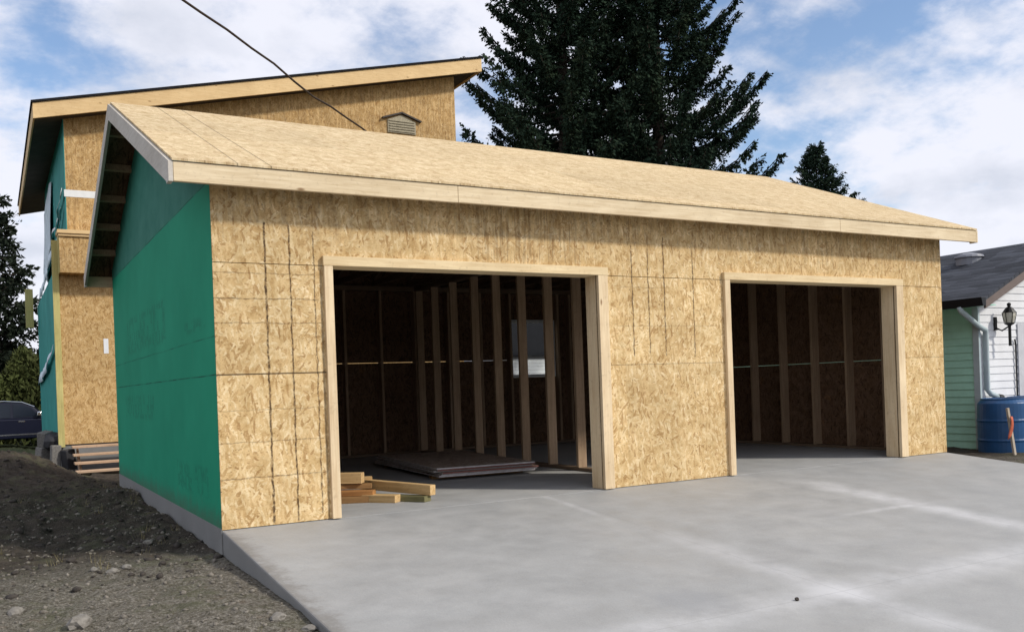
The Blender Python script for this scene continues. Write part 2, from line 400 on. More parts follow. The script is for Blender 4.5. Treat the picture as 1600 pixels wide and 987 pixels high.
def stone_mat(name, a, b_):
    m, nt, b = new_mat(name)
    P = nt.objco()
    c = nt.ramp(nt.noise(P, 30, 5, .7), [(.3, a), (.7, b_)])
    fin(nt, b, c, .9, nt.bump(nt.noise(P, 60, 4, .7), .004, .6), spec=.15)
    return m
M['stone'] = stone_mat('pale_stone', (.15, .138, .12), (.28, .26, .23))
M['gravel'] = stone_mat('gravel_stone', (.09, .08, .065), (.26, .235, .20))
M['clod'] = stone_mat('soil_clod', (.035, .03, .027), (.085, .074, .064))
M['rubble'] = stone_mat('rubble_concrete', (.10, .095, .09), (.24, .23, .21))


def foliage(name, a, b_, c_):
    m, nt, b = new_mat(name)
    P = nt.objco()
    n = nt.noise(P, .9, 4, .6)
    k = nt.noise(P, 9, 3, .7)
    c = nt.ramp(nt.math('ADD', nt.math('MULTIPLY', n, .5), nt.math('MULTIPLY', k, .5)), [(.34, a), (.5, b_), (.66, c_)])
    fin(nt, b, c, .9, spec=.04)
    return m
M['needles'] = foliage('spruce_needles', (.012, .022, .016), (.020, .036, .024), (.045, .062, .034))
M['needles_left'] = foliage('dark_conifer_needles', (.012, .018, .014), (.022, .030, .020), (.04, .048, .03))
M['hedge'] = foliage('hedge_leaves', (.045, .06, .018), (.085, .10, .034), (.14, .15, .06))
M['bark'] = plain('bark', (.055, .043, .034), .95, var=.4, scale=9, bump=.02)


def shingle_mat(name, base):
    m, nt, b = new_mat(name)
    P = nt.objco()
    x, y, z = nt.sep(P)
    tile = nt.sep(nt.vor(nt.comb(nt.math('MULTIPLY', y, 3.2), nt.math('MULTIPLY', x, 7.5), 0.0), 1.0, dim='2D', rnd=.75))
    g = nt.noise(P, 70, 3, .75)
    v = nt.math('ADD', nt.math('MULTIPLY', tile[0], .5), nt.math('MULTIPLY', g, .8))
    c = nt.mix(1.0, base, nt.ramp(v, [(.3, .55), (.95, 1.5)]), 'MULTIPLY')
    saw = nt.math('FRACT', nt.math('MULTIPLY', x, 7.5))
    c = nt.mix(nt.math('MULTIPLY', nt.math('LESS_THAN', saw, .14), .5), c, (.012, .013, .015))
    fin(nt, b, c, .9, nt.bump(nt.math('ADD', saw, g), .008, .8), spec=.2)
    return m
M['shingle'] = shingle_mat('charcoal_shingles', (.062, .068, .082))
M['felt'] = plain('black_roof_felt', (.018, .018, .02), .95, spec=.03)
M['soffit'] = plain('dark_soffit_boards', (.07, .055, .042), .85, var=.3, scale=4)
M['sd_green'] = plain('green_lap_siding', (.40, .72, .58), .6, var=.12, scale=3)
M['sd_white'] = plain('white_lap_siding', (.74, .75, .77), .55, var=.08, scale=3)
M['white'] = plain('white_paint', (.76, .78, .80), .45, var=.05)
M['downpipe'] = plain('pale_grey_downpipe', (.42, .50, .52), .4, var=.1)
M['gutter'] = plain('black_gutter', (.012, .014, .017), .4)
M['brown_trim'] = plain('brown_rake_board', (.16, .125, .11), .6)
M['black_metal'] = plain('black_lantern_metal', (.012, .012, .012), .45)
M['bin_blue'] = plain('blue_plastic', (.012, .075, .20), .38, var=.18, scale=4, spec=.5)
M['ribbon'] = plain('orange_ribbon', (.50, .12, .06), .6)
M['wrap'] = plain('pale_blue_house_wrap', (.58, .68, .74), .6, var=.25, scale=5)
M['wrap_white'] = plain('white_flashing_tape', (.74, .75, .74), .55, var=.08)
M['vent'] = plain('galvanised_vent', (.33, .29, .20), .6, var=.35, scale=30)
M['vent_dark'] = plain('dark_flashing', (.06, .05, .042), .7)
M['cable'] = plain('brown_black_cable', (.05, .036, .028), .7)
M['sheet_edge'] = plain('sheet_edge', (.56, .53, .52), .85, var=.3, scale=14)
M['sheet_red'] = plain('red_edge_print', (.26, .11, .09), .8, var=.3, scale=20)
M['car_paint'] = plain('navy_car_paint', (.004, .006, .020), .4, var=.05, spec=.3)
M['car_glass'] = plain('dark_car_glass', (.008, .012, .02), .15, var=.05, spec=.4)
M['chrome'] = plain('chrome', (.7, .72, .75), .15, metallic=1, var=.03)
M['tyre'] = plain('tyre_rubber', (.015, .015, .016), .85)
M['tarp'] = plain('dark_bundle', (.03, .03, .034), .7, var=.4, scale=5)


def glass_mat():
    m, nt, b = new_mat('window_glass')
    b.inputs['Base Color'].default_value = (.9, .95, .95, 1)
    b.inputs['Roughness'].default_value = .02
    b.inputs['Transmission Weight'].default_value = 1
    b.inputs['IOR'].default_value = 1.05
    return m
M['glass'] = glass_mat()


# ------------------------------------------------------------------ mesh builder
class MB:
    def __init__(s): s.v, s.f, s.mi = [], [], []
    def add(s, vs, fs, mi=0):
        o = len(s.v); s.v += [tuple(v) for v in vs]; s.f += [tuple(i + o for i in f) for f in fs]; s.mi += [mi] * len(fs)
    def box(s, x0, x1, y0, y1, z0, z1, mi=0):
        s.add([(x0, y0, z0), (x1, y0, z0), (x1, y1, z0), (x0, y1, z0), (x0, y0, z1), (x1, y0, z1), (x1, y1, z1), (x0, y1, z1)],
              [(0, 3, 2, 1), (4, 5, 6, 7), (0, 1, 5, 4), (1, 2, 6, 5), (2, 3, 7, 6), (3, 0, 4, 7)], mi)
    def bar(s, a, b, w, h, up=(0, 0, 1), mi=0):        # square bar from a to b, centred
        a, b, up = Vector(a), Vector(b), Vector(up)
        d = (b - a).normalized(); r_ = d.cross(up).normalized(); u_ = r_.cross(d)
        vs = []
        for p in (a, b):
            for sx, sy in ((-1, -1), (1, -1), (1, 1), (-1, 1)): vs.append(p + r_ * (sx * w / 2) + u_ * (sy * h / 2))
        s.add(vs, [(0, 1, 2, 3), (7, 6, 5, 4), (0, 4, 5, 1), (1, 5, 6, 2), (2, 6, 7, 3), (3, 7, 4, 0)], mi)
    def prism(s, poly, axis, a, b, mi=0):               # poly: 2D points; axis 'x': (y,z); 'y': (x,z); 'z': (x,y)
        n = len(poly)
        def P(p, t): return {'x': (t, p[0], p[1]), 'y': (p[0], t, p[1]), 'z': (p[0], p[1], t)}[axis]
        s.add([P(p, a) for p in poly] + [P(p, b) for p in poly],
              [tuple(range(n))[::-1], tuple(range(n, 2 * n))] + [(i, (i + 1) % n, n + (i + 1) % n, n + i) for i in range(n)], mi)
    def tube(s, path, rad, seg=8, mi=0, cap=True):
        path = [Vector(p) for p in path]; rad = rad if isinstance(rad, (list, tuple)) else [rad] * len(path)
        rings = []; ref = Vector((0, 0, 1))
        for i, p in enumerate(path):
            d = (path[min(i + 1, len(path) - 1)] - path[max(i - 1, 0)]).normalized()
            rf = ref if abs(d.dot(ref)) < .95 else Vector((1, 0, 0))
            r_ = d.cross(rf).normalized(); u_ = r_.cross(d)
            rings.append([p + (r_ * math.cos(2 * math.pi * k / seg) + u_ * math.sin(2 * math.pi * k / seg)) * rad[i] for k in range(seg)])
        vs = [v for r_ in rings for v in r_]
        fs = [(i * seg + k, i * seg + (k + 1) % seg, (i + 1) * seg + (k + 1) % seg, (i + 1) * seg + k) for i in range(len(path) - 1) for k in range(seg)]
        if cap: fs += [tuple(range(seg)), tuple(range((len(path) - 1) * seg, len(path) * seg))[::-1]]
        s.add(vs, fs, mi)
    def lathe(s, prof, cx, cy, seg=20, mi=0):           # prof: (r, z)
        vs = [(cx + r_ * math.cos(2 * math.pi * k / seg), cy + r_ * math.sin(2 * math.pi * k / seg), z) for r_, z in prof for k in range(seg)]
        fs = [(i * seg + k, i * seg + (k + 1) % seg, (i + 1) * seg + (k + 1) % seg, (i + 1) * seg + k) for i in range(len(prof) - 1) for k in range(seg)]
        fs += [tuple(range(seg))[::-1], tuple(range((len(prof) - 1) * seg, len(prof) * seg))]
        s.add(vs, fs, mi)
    def build(s, name, mats, parent=None, smooth=False, bevel=0.0, normals=True):
        me = bpy.data.meshes.new(name)
        off = Vector((0, 0, 0))
        q = parent
        while q is not None: off += q.location; q = q.parent
        me.from_pydata([(v[0] - off.x, v[1] - off.y, v[2] - off.z) for v in s.v], [], s.f)
        if not isinstance(mats, (list, tuple)): mats = [mats]
        for m in mats: me.materials.append(m)
        me.polygons.foreach_set('material_index', s.mi)
        if normals:
            bm = bmesh.new(); bm.from_mesh(me); bmesh.ops.recalc_face_normals(bm, faces=bm.faces); bm.to_mesh(me); bm.free()
        if smooth: me.polygons.foreach_set('use_smooth', [True] * len(me.polygons))
        o = bpy.data.objects.new(name, me); col.objects.link(o); o.parent = parent
        if bevel:
            md = o.modifiers.new('bevel', 'BEVEL'); md.width = bevel; md.segments = 2; md.limit_method = 'ANGLE'
        return o


def thing(name, label, cat, loc=(0, 0, 0), group=None):
    o = bpy.data.objects.new(name, None); col.objects.link(o); o.location = loc; o.empty_display_size = .2
    o['label'] = label; o['category'] = cat
    if group: o['group'] = group
    return o


def tag(o, label, cat, group=None):
    o['label'] = label; o['category'] = cat
    if group: o['group'] = group
    return o


def origin_to(o, p):                                    # put a one-mesh thing's origin at its base
    p = Vector(p); o.data.transform(Matrix.Translation(-p)); o.location = p
    return o


def box(name, m, parent, *b, bevel=0.0):
    q = MB(); q.box(*b); return q.build(name, m, parent, bevel=bevel)


def tri_mesh(name, V, F, mats, parent=None, mi=None, smooth=False):
    me = bpy.data.meshes.new(name)
    V = np.asarray(V, dtype=np.float32); F = np.asarray(F, dtype=np.int32)
    k = F.shape[1]
    me.vertices.add(len(V)); me.vertices.foreach_set('co', V.ravel())
    me.loops.add(F.size); me.loops.foreach_set('vertex_index', F.ravel())
    me.polygons.add(len(F)); me.polygons.foreach_set('loop_start', np.arange(0, F.size, k, dtype=np.int32))
    if not isinstance(mats, (list, tuple)): mats = [mats]
    for m in mats: me.materials.append(m)
    if mi is not None: me.polygons.foreach_set('material_index', np.asarray(mi, dtype=np.int32))
    if smooth: me.polygons.foreach_set('use_smooth', np.ones(len(F), dtype=bool))
    me.update(); me.validate()
    o = bpy.data.objects.new(name, me); col.objects.link(o); o.parent = parent
    return o


# ------------------------------------------------------------------ ground
SL = .086
def sstep(a, b, t):
    t = min(1, max(0, (t - a) / (b - a))); return t * t * (3 - 2 * t)

def ground_z(x, y, rough=True):
    top = SL * max(y, -13.0) if y < 0 else 0.0
    gap = .195 + (.055 - .195) * sstep(.3, -2.3, y) if y < 0 else .195
    z = top - gap
    if y > 0: z += .03 * sstep(1, 4, y) - .20 * sstep(6.2, 10, y) * sstep(-1.3, -.2, x)
    if y > 12: z += -.42 * sstep(12, 33, y)
    out = max(0.0, -x)
    if x < 0:
        z += -.03 * sstep(.1, 1.2, out) + .06 * sstep(2, 5, out)
        for mx, my, h, r_ in ((-1.75, 9.6, .30, 1.1), (-.85, 10.1, .17, .6), (-3.2, 7.0, .2, 1.7), (-2.9, 10.6, .3, 1.6), (-.22, 4.6, .10, .45), (-.15, 2.2, .06, .4), (-.1, 1.1, .03, .3), (-1.6, 4.6, .06, .9), (-.9, 7.4, .05, .8)):
            d2 = ((x - mx) ** 2 + (y - my) ** 2) / (r_ * r_)
            if d2 < 8: z += h * math.exp(-d2)
    under = (0.02 < x < 9.02 and y < 6.7 and y > -12.9)
    if under: z -= .10
    elif rough and -40 < x < 40 and -14 < y < 45:
        p = Vector((x, y, 0))
        near = 1.0 if x < 0.3 else .35
        if x < .02 and x > -.35: near *= .35 + .65 * min(1, -x / .35)
        amp = .55 + .6 * sstep(0.2, 3.0, y)
        z += near * amp * (.075 * mnoise.fractal(p * 1.1, 1.0, 2.0, 4) + .045 * abs(mnoise.noise(p * 4.7 + Vector((3, 1, 9)))) + .034 * mnoise.noise(p * 9.0) + .020 * abs(mnoise.noise(p * 21.0)))
    return z


def axis_lines(f0, f1, step, far, g=1.22):
    a = list(np.arange(f0, f1 + 1e-6, step)); s_ = step; t = f1
    while t < far: s_ *= g; t += s_; a.append(t)
    s_ = step; t = f0
    while t > -far: s_ *= g; t -= s_; a.insert(0, t)
    return a
xs = axis_lines(-4.6, .06, .036, 900); ys = axis_lines(-4.2, 12.5, .04, 900)
xs = sorted(set([round(x, 4) for x in xs if not (.06 < x < 12)] + [.3, 1, 3, 5, 7, 8.6, 8.95, 9.03] + list(np.arange(9.1, 13, .12).round(4))))
gv = [(x, y, ground_z(x, y)) for y in ys for x in xs]
nx = len(xs)
gf = [(j * nx + i, j * nx + i + 1, (j + 1) * nx + i + 1, (j + 1) * nx + i) for j in range(len(ys) - 1) for i in range(nx - 1)]
g = tri_mesh('ground', gv, gf, M['dirt'], smooth=True); g['kind'] = 'structure'

# driveway apron: one sloping slab as wide as the garage
WID, DEP = 9.038, 6.60
q = MB()
ny = 30
q.prism([(-.004, -.001), (-13, -13 * SL), (-13, -13 * SL - .30), (-.004, -.30)], 'x', 0.0, WID)
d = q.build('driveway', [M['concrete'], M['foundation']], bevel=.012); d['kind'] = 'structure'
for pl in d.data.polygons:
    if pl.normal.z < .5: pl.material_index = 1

# ------------------------------------------------------------------ garage
G = thing('garage', 'new double garage of tan strand board with two open door bays and green side wall', 'garage', (0, 0, 0))
box('floor_slab', M['concrete_floor'], G, 0.004, WID - .004, 0.0, DEP, -.30, -.0)
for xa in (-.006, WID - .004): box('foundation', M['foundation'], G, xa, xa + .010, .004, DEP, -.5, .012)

D1 = (.965, 3.66); D2 = (5.39, 8.115); DH = 2.105
T = .013
EX, EZ, PITCH = -.246, 2.839, .404          # eave edge (y, top z) and slope
XL, XR = -.311, 9.426
RY = DEP / 2
def roof_z(y): return EZ + PITCH * (min(y, DEP - y) - EX)
# front wall: OSB skin with two openings, then its framing depth
q = MB()
zt = roof_z(0) - .06
for x0, x1, z0, z1 in ((0, D1[0], 0, DH), (D1[1], D2[0], 0, DH), (D2[1], WID, 0, DH), (0, WID, DH, zt)):
    q.box(x0, x1, 0, T, z0 + .006, z1)
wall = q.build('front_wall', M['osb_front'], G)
q = MB()
for x0, x1, z0, z1 in ((.16, D1[0] - .04, 0.001, DH + .04), (D1[1] + .04, D2[0] - .04, 0.001, DH + .04), (D2[1] + .04, WID - .16, 0.001, DH + .04), (.16, WID - .16, DH + .04, zt - .1)):
    q.box(x0, x1, T + .001, .15, z0, z1)
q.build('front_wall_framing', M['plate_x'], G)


def gable_poly(y0, y1, z0, lift=.055):
    return [(y0, z0), (y1, z0), (y1, roof_z(y1) - lift), (RY, roof_z(RY) - lift), (y0, roof_z(y0) - lift)]
q = MB(); q.prism(gable_poly(.0135, DEP, .012), 'x', -.0015, .010); q.build('green_side_wall', M['green'], G)
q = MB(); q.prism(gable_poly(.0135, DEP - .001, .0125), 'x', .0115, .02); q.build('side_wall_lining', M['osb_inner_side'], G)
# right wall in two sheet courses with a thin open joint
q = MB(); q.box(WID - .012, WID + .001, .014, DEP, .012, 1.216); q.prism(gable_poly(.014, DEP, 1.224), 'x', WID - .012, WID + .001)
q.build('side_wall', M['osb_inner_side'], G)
# rear wall with a window opening
WX0, WX1, WZ0, WZ1 = 6.40, 7.34, 1.19, 2.21
q = MB()
YB = DEP - .0125
for x0, x1, z0, z1 in ((.021, WX0, .012, 1.496), (.021, WX0, 1.503, zt), (WX1, WID - .013, .012, zt), (WX0, WX1, .012, WZ0), (WX0, WX1, WZ1, zt)):
    q.box(x0, x1, YB, DEP - .001, z0, z1)
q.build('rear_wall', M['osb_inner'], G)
wf = MB()
for x0, x1, z0, z1 in ((WX0 + .001, WX0 + .05, WZ0 + .001, WZ1 - .001), (WX1 - .05, WX1 - .001, WZ0 + .001, WZ1 - .001), (WX0 + .05, WX1 - .05, WZ0 + .001, WZ0 + .05), (WX0 + .05, WX1 - .05, WZ1 - .05, WZ1 - .001), (WX0 + .05, WX1 - .05, 1.52, 1.56)):
    wf.box(x0, x1, DEP - .06, DEP + .02, z0, z1)
wfo = wf.build('window', M['white'], G)
box('pane', M['glass'], wfo, WX0 + .05, WX1 - .05, DEP - .022, DEP - .018, WZ0 + .05, WZ1 - .05)

# framing
PT = 2.66
for x in (4.63,):
    for y in (1.16, 1.80, 2.45, 3.11, 3.80, 4.45, 5.15, 5.82, 6.42):
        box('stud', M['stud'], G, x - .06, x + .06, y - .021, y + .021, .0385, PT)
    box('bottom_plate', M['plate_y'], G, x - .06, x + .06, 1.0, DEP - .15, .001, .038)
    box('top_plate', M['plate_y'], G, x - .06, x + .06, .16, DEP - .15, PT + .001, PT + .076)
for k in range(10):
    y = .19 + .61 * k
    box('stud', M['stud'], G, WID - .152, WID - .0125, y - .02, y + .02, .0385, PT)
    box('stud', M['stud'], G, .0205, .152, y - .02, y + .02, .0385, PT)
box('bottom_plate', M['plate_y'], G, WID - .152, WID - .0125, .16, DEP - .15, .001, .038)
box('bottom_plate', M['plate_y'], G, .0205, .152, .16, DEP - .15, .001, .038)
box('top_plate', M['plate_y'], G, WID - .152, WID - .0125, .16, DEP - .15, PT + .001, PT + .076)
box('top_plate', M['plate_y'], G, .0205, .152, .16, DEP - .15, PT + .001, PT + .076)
xx = .30
while xx < WID - .2:
    if not (WX0 - .02 < xx < WX1 + .02): box('stud', M['stud'], G, xx - .02, xx + .02, DEP - .152, DEP - .0135, .0385, PT)
    xx += .61
for xx in (WX0 - .025, WX1 + .025): box('stud', M['stud'], G, xx - .02, xx + .02, DEP - .152, DEP - .0135, .0385, PT)
box('bottom_plate', M['plate_x'], G, .16, WID - .16, DEP - .15, DEP - .0135, .001, .038)
box('top_plate', M['plate_x'], G, .16, WID - .16, DEP - .15, DEP - .0135, PT + .001, PT + .076)
# roof trusses: rafters, bottom chord and two web members in one mesh each, tails to the eaves
for k in range(15):
    x = .19 + k * (WID - .38) / 14
    q = MB()
    for s_ in (0, 1):
        ya = (-.20, DEP + .20)[s_]
        a = (x, ya, roof_z(ya) - .085); b_ = (x, RY, roof_z(RY) - .085)
        q.bar(a, b_, .038, .10)
    q.box(x - .018, x + .018, .0, DEP, PT + .078, PT + .165)
    q.bar((x, 2.2, PT + .15), (x, RY, roof_z(RY) - .1), .034, .08); q.bar((x, DEP - 2.2, PT + .15), (x, RY, roof_z(RY) - .1), .034, .08)
    q.build('truss', M['plate_y'], G)

# roof sheathing
RT = .018
q = MB()
q.prism([(EX - .012, roof_z(EX - .012)), (RY, roof_z(RY)), (DEP - EX + .012, roof_z(DEP - EX + .012)),
         (DEP - EX + .012, roof_z(DEP - EX + .012) - RT), (RY, roof_z(RY) - RT), (EX - .012, roof_z(EX - .012) - RT)], 'x', XL - .008, XR + .006)
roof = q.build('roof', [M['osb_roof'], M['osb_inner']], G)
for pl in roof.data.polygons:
    if pl.normal.z < -.5: pl.material_index = 1  # underside takes the darkened board, overhang shade painted in
# fascia at front and back, barge boards on both gables
FB, FT = 2.665, EZ - RT - .007
fa = MB()
xsplit = [XL + .001, 2.05, 6.9, XR - .001]
for i in range(3): fa.box(xsplit[i] + (.0015 if i else 0), xsplit[i + 1] - .0015, EX - .002, EX + .036, FB + (.002 if i == 1 else 0), FT)
fo = fa.build('fascia', M['fascia'], G, bevel=.004)
box('fascia', M['fascia'], G, XL + .001, XR - .001, DEP - EX - .036, DEP - EX, FB, FT)
def barge(x0, x1, front, m):
    q = MB()
    y0 = EX + .037 if x0 < 0 else EX + .037
    y0 = EX - .003
    zf = lambda y: roof_z(y) - RT - .006
    a, b_ = (y0, RY - .0015)
    poly = [(a, FB - .004), (a + .10, FB - .004), (a + .10 + .001, zf(a + .10) - .175), (b_, zf(b_) - .175), (b_, zf(b_)), (a, zf(a))]
    if not front: poly = [(DEP - p[0], p[1]) for p in poly]
    q.prism(poly, 'x', x0, x1)
    return q.build('barge_board', m, G, bevel=.003)
for fr in (True, False):
    barge(XL - .036, XL - .001, fr, M['rake'])
    barge(XR, XR + .0015, fr, M['fascia']) if False else None
    q = MB()
barge(XR - .036 + .037, XR + .030, True, M['fascia']); barge(XR + .001, XR + .030, False, M['fascia'])
# outlookers under both gable overhangs
for xa, xb in ((XL, -.003), (WID + .003, XR)):
    for k in range(1, 6):
        for s_ in (0, 1):
            y = EX + .10 + k * .61
            yy = y if s_ == 0 else DEP - y
            zc_ = roof_z(yy) - RT - .05
            q = MB(); q.bar((xa + .001, yy, zc_), (xb, yy, zc_), .038, .085, up=(0, -PITCH if s_ == 0 else PITCH, 1)); q.build('outlooker', M['stud'], G)

# door trims and jambs
for (a, b_) in (D1, D2):
    t0 = -.038
    w = .088
    if a == D2[0]: wl_, wr_ = .075, .125
    else: wl_, wr_ = .076, .115
    box('door_trim', M['trim_v'], G, a - wl_, a - .0005, t0, -.0015, .006, DH, bevel=.003)
    box('door_trim', M['trim_v'], G, b_ + .0005, b_ + wr_, t0, -.0015, .006, DH, bevel=.003)
    box('door_header_trim', M['trim_h'], G, a - wl_ - .006, b_ + wr_ + .004, t0 - .003, -.0015, DH + .001, DH + .082, bevel=.003)
    box('door_jamb', M['trim_v'], G, a - .038, a, -.001 + .0, .19, .004, DH - .001, bevel=.002)
    box('door_jamb', M['trim_v'], G, b_, b_ + .038, -.001, .19, .004, DH - .001, bevel=.002)
    box('door_head_jamb', M['trim_h'], G, a - .038, b_ + .038, -.001, .19, DH, DH + .037, bevel=.002)

# ------------------------------------------------------------------ things on the garage floor
rng = random.Random(5)
ang = R(-6)
for k in range(6):
    q = MB(); w2, l2 = .61, 1.30
    q.box(-w2, w2, -l2, l2, 0, .0165, 0)
    q.mi[2] = 1; q.mi[1 + 1] = 1
    for fi in (2, 3, 4, 5): q.mi[fi] = 1
    if k in (2, 4): q.mi[2] = 2
    lab = ['bottom sheet of the low stack of boards on the garage floor', 'second sheet from the floor in the low board stack', 'third sheet from the floor with a reddish end in the board stack',
           'fourth sheet from the floor in the low board stack', 'sheet with a reddish end just below the top of the board stack', 'brown strand board sheet lying on top of the stack in the garage'][k]
    o = q.build('board_sheet', [M['osb_sheet'], M['sheet_edge'], M['sheet_red']])
    o.location = (3.56 + rng.uniform(-.03, .03) + (.06 if k == 2 else 0), 3.28 + rng.uniform(-.04, .04), .041 + k * .0185)
    o.rotation_euler = (0, 0, ang + R(rng.uniform(-1.6, 1.6)))
    tag(o, lab, 'board', 'stacked sheets on the garage floor')

for yy, lab in ((2.30, 'front bearer stick under the low stack of sheets'), (4.25, 'rear bearer stick under the low stack of sheets')):
    q = MB(); q.box(-.58, .58, -.045, .045, 0, .038)
    o = q.build('bearer', M['lumber_dark'] if 'lumber_dark' in M else M['stud']); o.location = (3.56 + (yy - 3.28) * .105, yy, .0015); o.rotation_euler = (0, 0, ang)
    tag(o, lab, 'lumber', 'bearers under the sheets')

def offcut(p0, p1, w, h, m, label, up=(0, 0, 1), group='lumber offcuts inside the left door'):
    q = MB(); a, b_ = Vector(p0), Vector(p1); L = (b_ - a).length
    q.box(-L / 2, L / 2, -w / 2, w / 2, 0, h)
    o = q.build('lumber_offcut', m, bevel=.003)
    c_ = (a + b_) / 2; d_ = b_ - a
    o.location = c_; o.rotation_euler = (0, -math.atan2(d_.z, math.hypot(d_.x, d_.y)), math.atan2(d_.y, d_.x))
    tag(o, label, 'lumber', group)
    return o
offcut((1.05, 1.10, .001), (1.63, .83, .001), .14, .060, M['lumber_dark'], 'dark weathered offcut lying lowest at the left of the lumber pile')
offcut((1.02, 1.42, .001), (1.52, .98, .001), .14, .075, M['lumber_dark'], 'dark brown board flat on the floor behind the lowest offcut')
offcut((1.04, 1.22, .064), (1.60, .86, .062), .13, .045, M['lumber_orange'], 'orange brown split ended board on the lowest dark offcut')
offcut((1.03, 1.28, .124), (1.64, 1.02, .112), .10, .045, M['lumber_dark'], 'brown board under the topmost block of the lumber pile')
offcut((1.08, 1.34, .172), (1.55, 1.02, .168), .12, .10, M['lumber'], 'thick square block lying on top of the lumber pile')
offcut((1.16, 1.40, .162), (1.72, 1.22, .150), .07, .055, M['lumber'], 'short narrow stick beside the topmost block of the lumber pile')
offcut((1.60, 1.05, .001), (1.97, .45, .001), .11, .055, M['lumber_green'], 'short greenish treated block on the floor under the long beam')
offcut((1.42, 1.02, .001), (1.74, .62, .001), .11, .07, M['lumber'], 'short tan block on the floor with its pale end to the front')
offcut((1.55, 1.50, .090), (2.02, .44, .058), .075, .095, M['lumber'], 'long pale beam with its bright sawn end towards the driveway')
offcut((1.25, 1.62, .001), (1.80, 1.34, .001), .09, .06, M['lumber_dark'], 'short dark stick on the floor behind the long beam')

# ------------------------------------------------------------------ house behind
HX, HY = -.40, 12.77
H = thing('house', 'unfinished two storey house with sloping shed roof and teal side wall behind the garage', 'house', (0, HY, .2))
HB, HE = 19.9, 22.9                    # back of the wall, back edge of the roof
UX = -.13                              # upper wall corner
HR = 8.64                              # right wall
def hroof(x): return 6.86 + (x + .67) * .2335
q = MB(); q.box(HX + .012, HR, HY, HY + .012, .2, 3.6); q.build('lower_front_wall', M['osb_house'], H)
q = MB(); q.prism([(UX + .012, 3.6), (HR, 3.6), (HR, hroof(HR) - .30), (UX + .012, hroof(UX) - .30)], 'y', HY, HY + .012); q.build('upper_front_wall', M['osb_house'], H)
q = MB(); q.box(HX, HX + .012, HY, HB, .2, 3.6); q.build('lower_side_wall', M['teal'], H)
q = MB(); q.box(UX, UX + .012, HY, HB, 3.55, hroof(UX) - .28); q.build('upper_side_wall', M['teal'], H)
box('ledge', M['teal'], H, HX, UX + .001, HY + .001, HB, 3.6, 3.615)
q = MB(); q.prism([(HX + .012, .2), (HR, .2), (HR, hroof(HR) - .30), (UX + .012, hroof(UX) - .30), (UX + .012, 3.6), (HX + .012, 3.6)], 'y', HB - .012, HB); q.build('rear_wall', M['osb_house'], H)
q = MB(); q.box(HR - .012, HR, HY + .013, HB - .013, .2, hroof(HR) - .32); q.build('right_wall', M['osb_house'], H)
box('house_foundation', M['foundation'], H, HX + .03, HR - .02, HY + .03, HB - .02, -1.0, .199)
# roof: soffit boards, black roofing, fascias
RX0, RX1, RY0 = -.67, 9.21, HY - .42
q = MB(); q.prism([(RX0 + .03, hroof(RX0 + .03) - .045), (RX1 - .03, hroof(RX1 - .03) - .045), (RX1 - .03, hroof(RX1 - .03) - .30), (RX0 + .03, hroof(RX0 + .03) - .30)], 'y', RY0 + .04, HE - .03); q.build('soffit', M['soffit'], H)
q = MB(); q.prism([(RX0 - .03, hroof(RX0 - .03) + .015), (RX1 + .03, hroof(RX1 + .03) + .015), (RX1 + .03, hroof(RX1 + .03) - .03), (RX0 - .03, hroof(RX0 - .03) - .03)], 'y', RY0 - .03, HE); q.build('roof', M['felt'], H)
q = MB(); q.prism([(RX0, hroof(RX0) - .032), (RX1, hroof(RX1) - .032), (RX1, hroof(RX1) - .355), (RX0, hroof(RX0) - .335)], 'y', RY0, RY0 + .038); q.build('front_fascia', M['fascia_house'], H, bevel=.004)
box('side_fascia', M['fascia_house'], H, RX0 - .002, RX0 + .028, RY0 + .039, HE - .03, hroof(RX0) - .33, hroof(RX0) - .035)
box('high_fascia', M['fascia_house'], H, RX1 - .028, RX1 + .002, RY0 + .039, HE - .03, hroof(RX1) - .35, hroof(RX1) - .035)
# gable vent with a little hood
vx, vz = 7.19, 7.37
q = MB(); q.prism([(vx - .36, vz - .20), (vx + .36, vz - .20), (vx + .36, vz + .10), (vx, vz + .24), (vx - .36, vz + .10)], 'y', HY - .03, HY - .001); vo = q.build('gable_vent', M['vent'], H)
q = MB()
for k in range(5): q.box(vx - .33, vx + .33, HY - .05, HY - .031, vz - .17 + k * .06, vz - .145 + k * .06)
q.build('louvre', M['vent'], vo)
q = MB(); q.bar((vx - .50, HY - .04, vz + .12), (vx + .01, HY - .04, vz + .29), .08, .035); q.bar((vx - .01, HY - .041, vz + .29), (vx + .50, HY - .041, vz + .12), .08, .034); q.build('hood', M['vent_dark'], vo)
# boxed bump-out with ledge trim, treated corner posts
BX0, BX1, BY = -.30, 2.4, HY - .42
q = MB(); q.box(BX0, BX1, BY, HY - .001, 3.57, 4.28); bo = q.build('bump_out', M['osb_house'], H)
q = MB(); q.box(BX0 - .01, BX1, BY - .04, HY - .002, 4.281, 4.33); q.box(BX0 - .03, BX1, BY - .07, HY - .002, 4.331, 4.40); q.build('ledge_trim', M['fascia_house'], bo)
q = MB(); q.box(BX0 - .016, BX0 - .001, BY + .02, BY + .11, 3.57, 4.28); q.box(BX0 - .016, BX0 - .001, BY + .2, BY + .29, 3.57, 4.28); q.build('corner_strip', M['treated'], bo)
box('corner_post', M['treated'], H, HX - .02, HX + .10, HY - .05, HY - .002, .15, 4.25, bevel=.006)
box('porch_post', M['treated'], H, HX - .30, HX - .12, HB - .6, HB - .42, 3.0, 4.0)
box('flashing_tape', M['wrap_white'], H, UX - .02, 1.2, HY - .006, HY - .001, 5.14, 5.28)
box('paper_notice', M['white'], H, .47, .56, HY - .004, HY - .001, 2.0, 2.3)

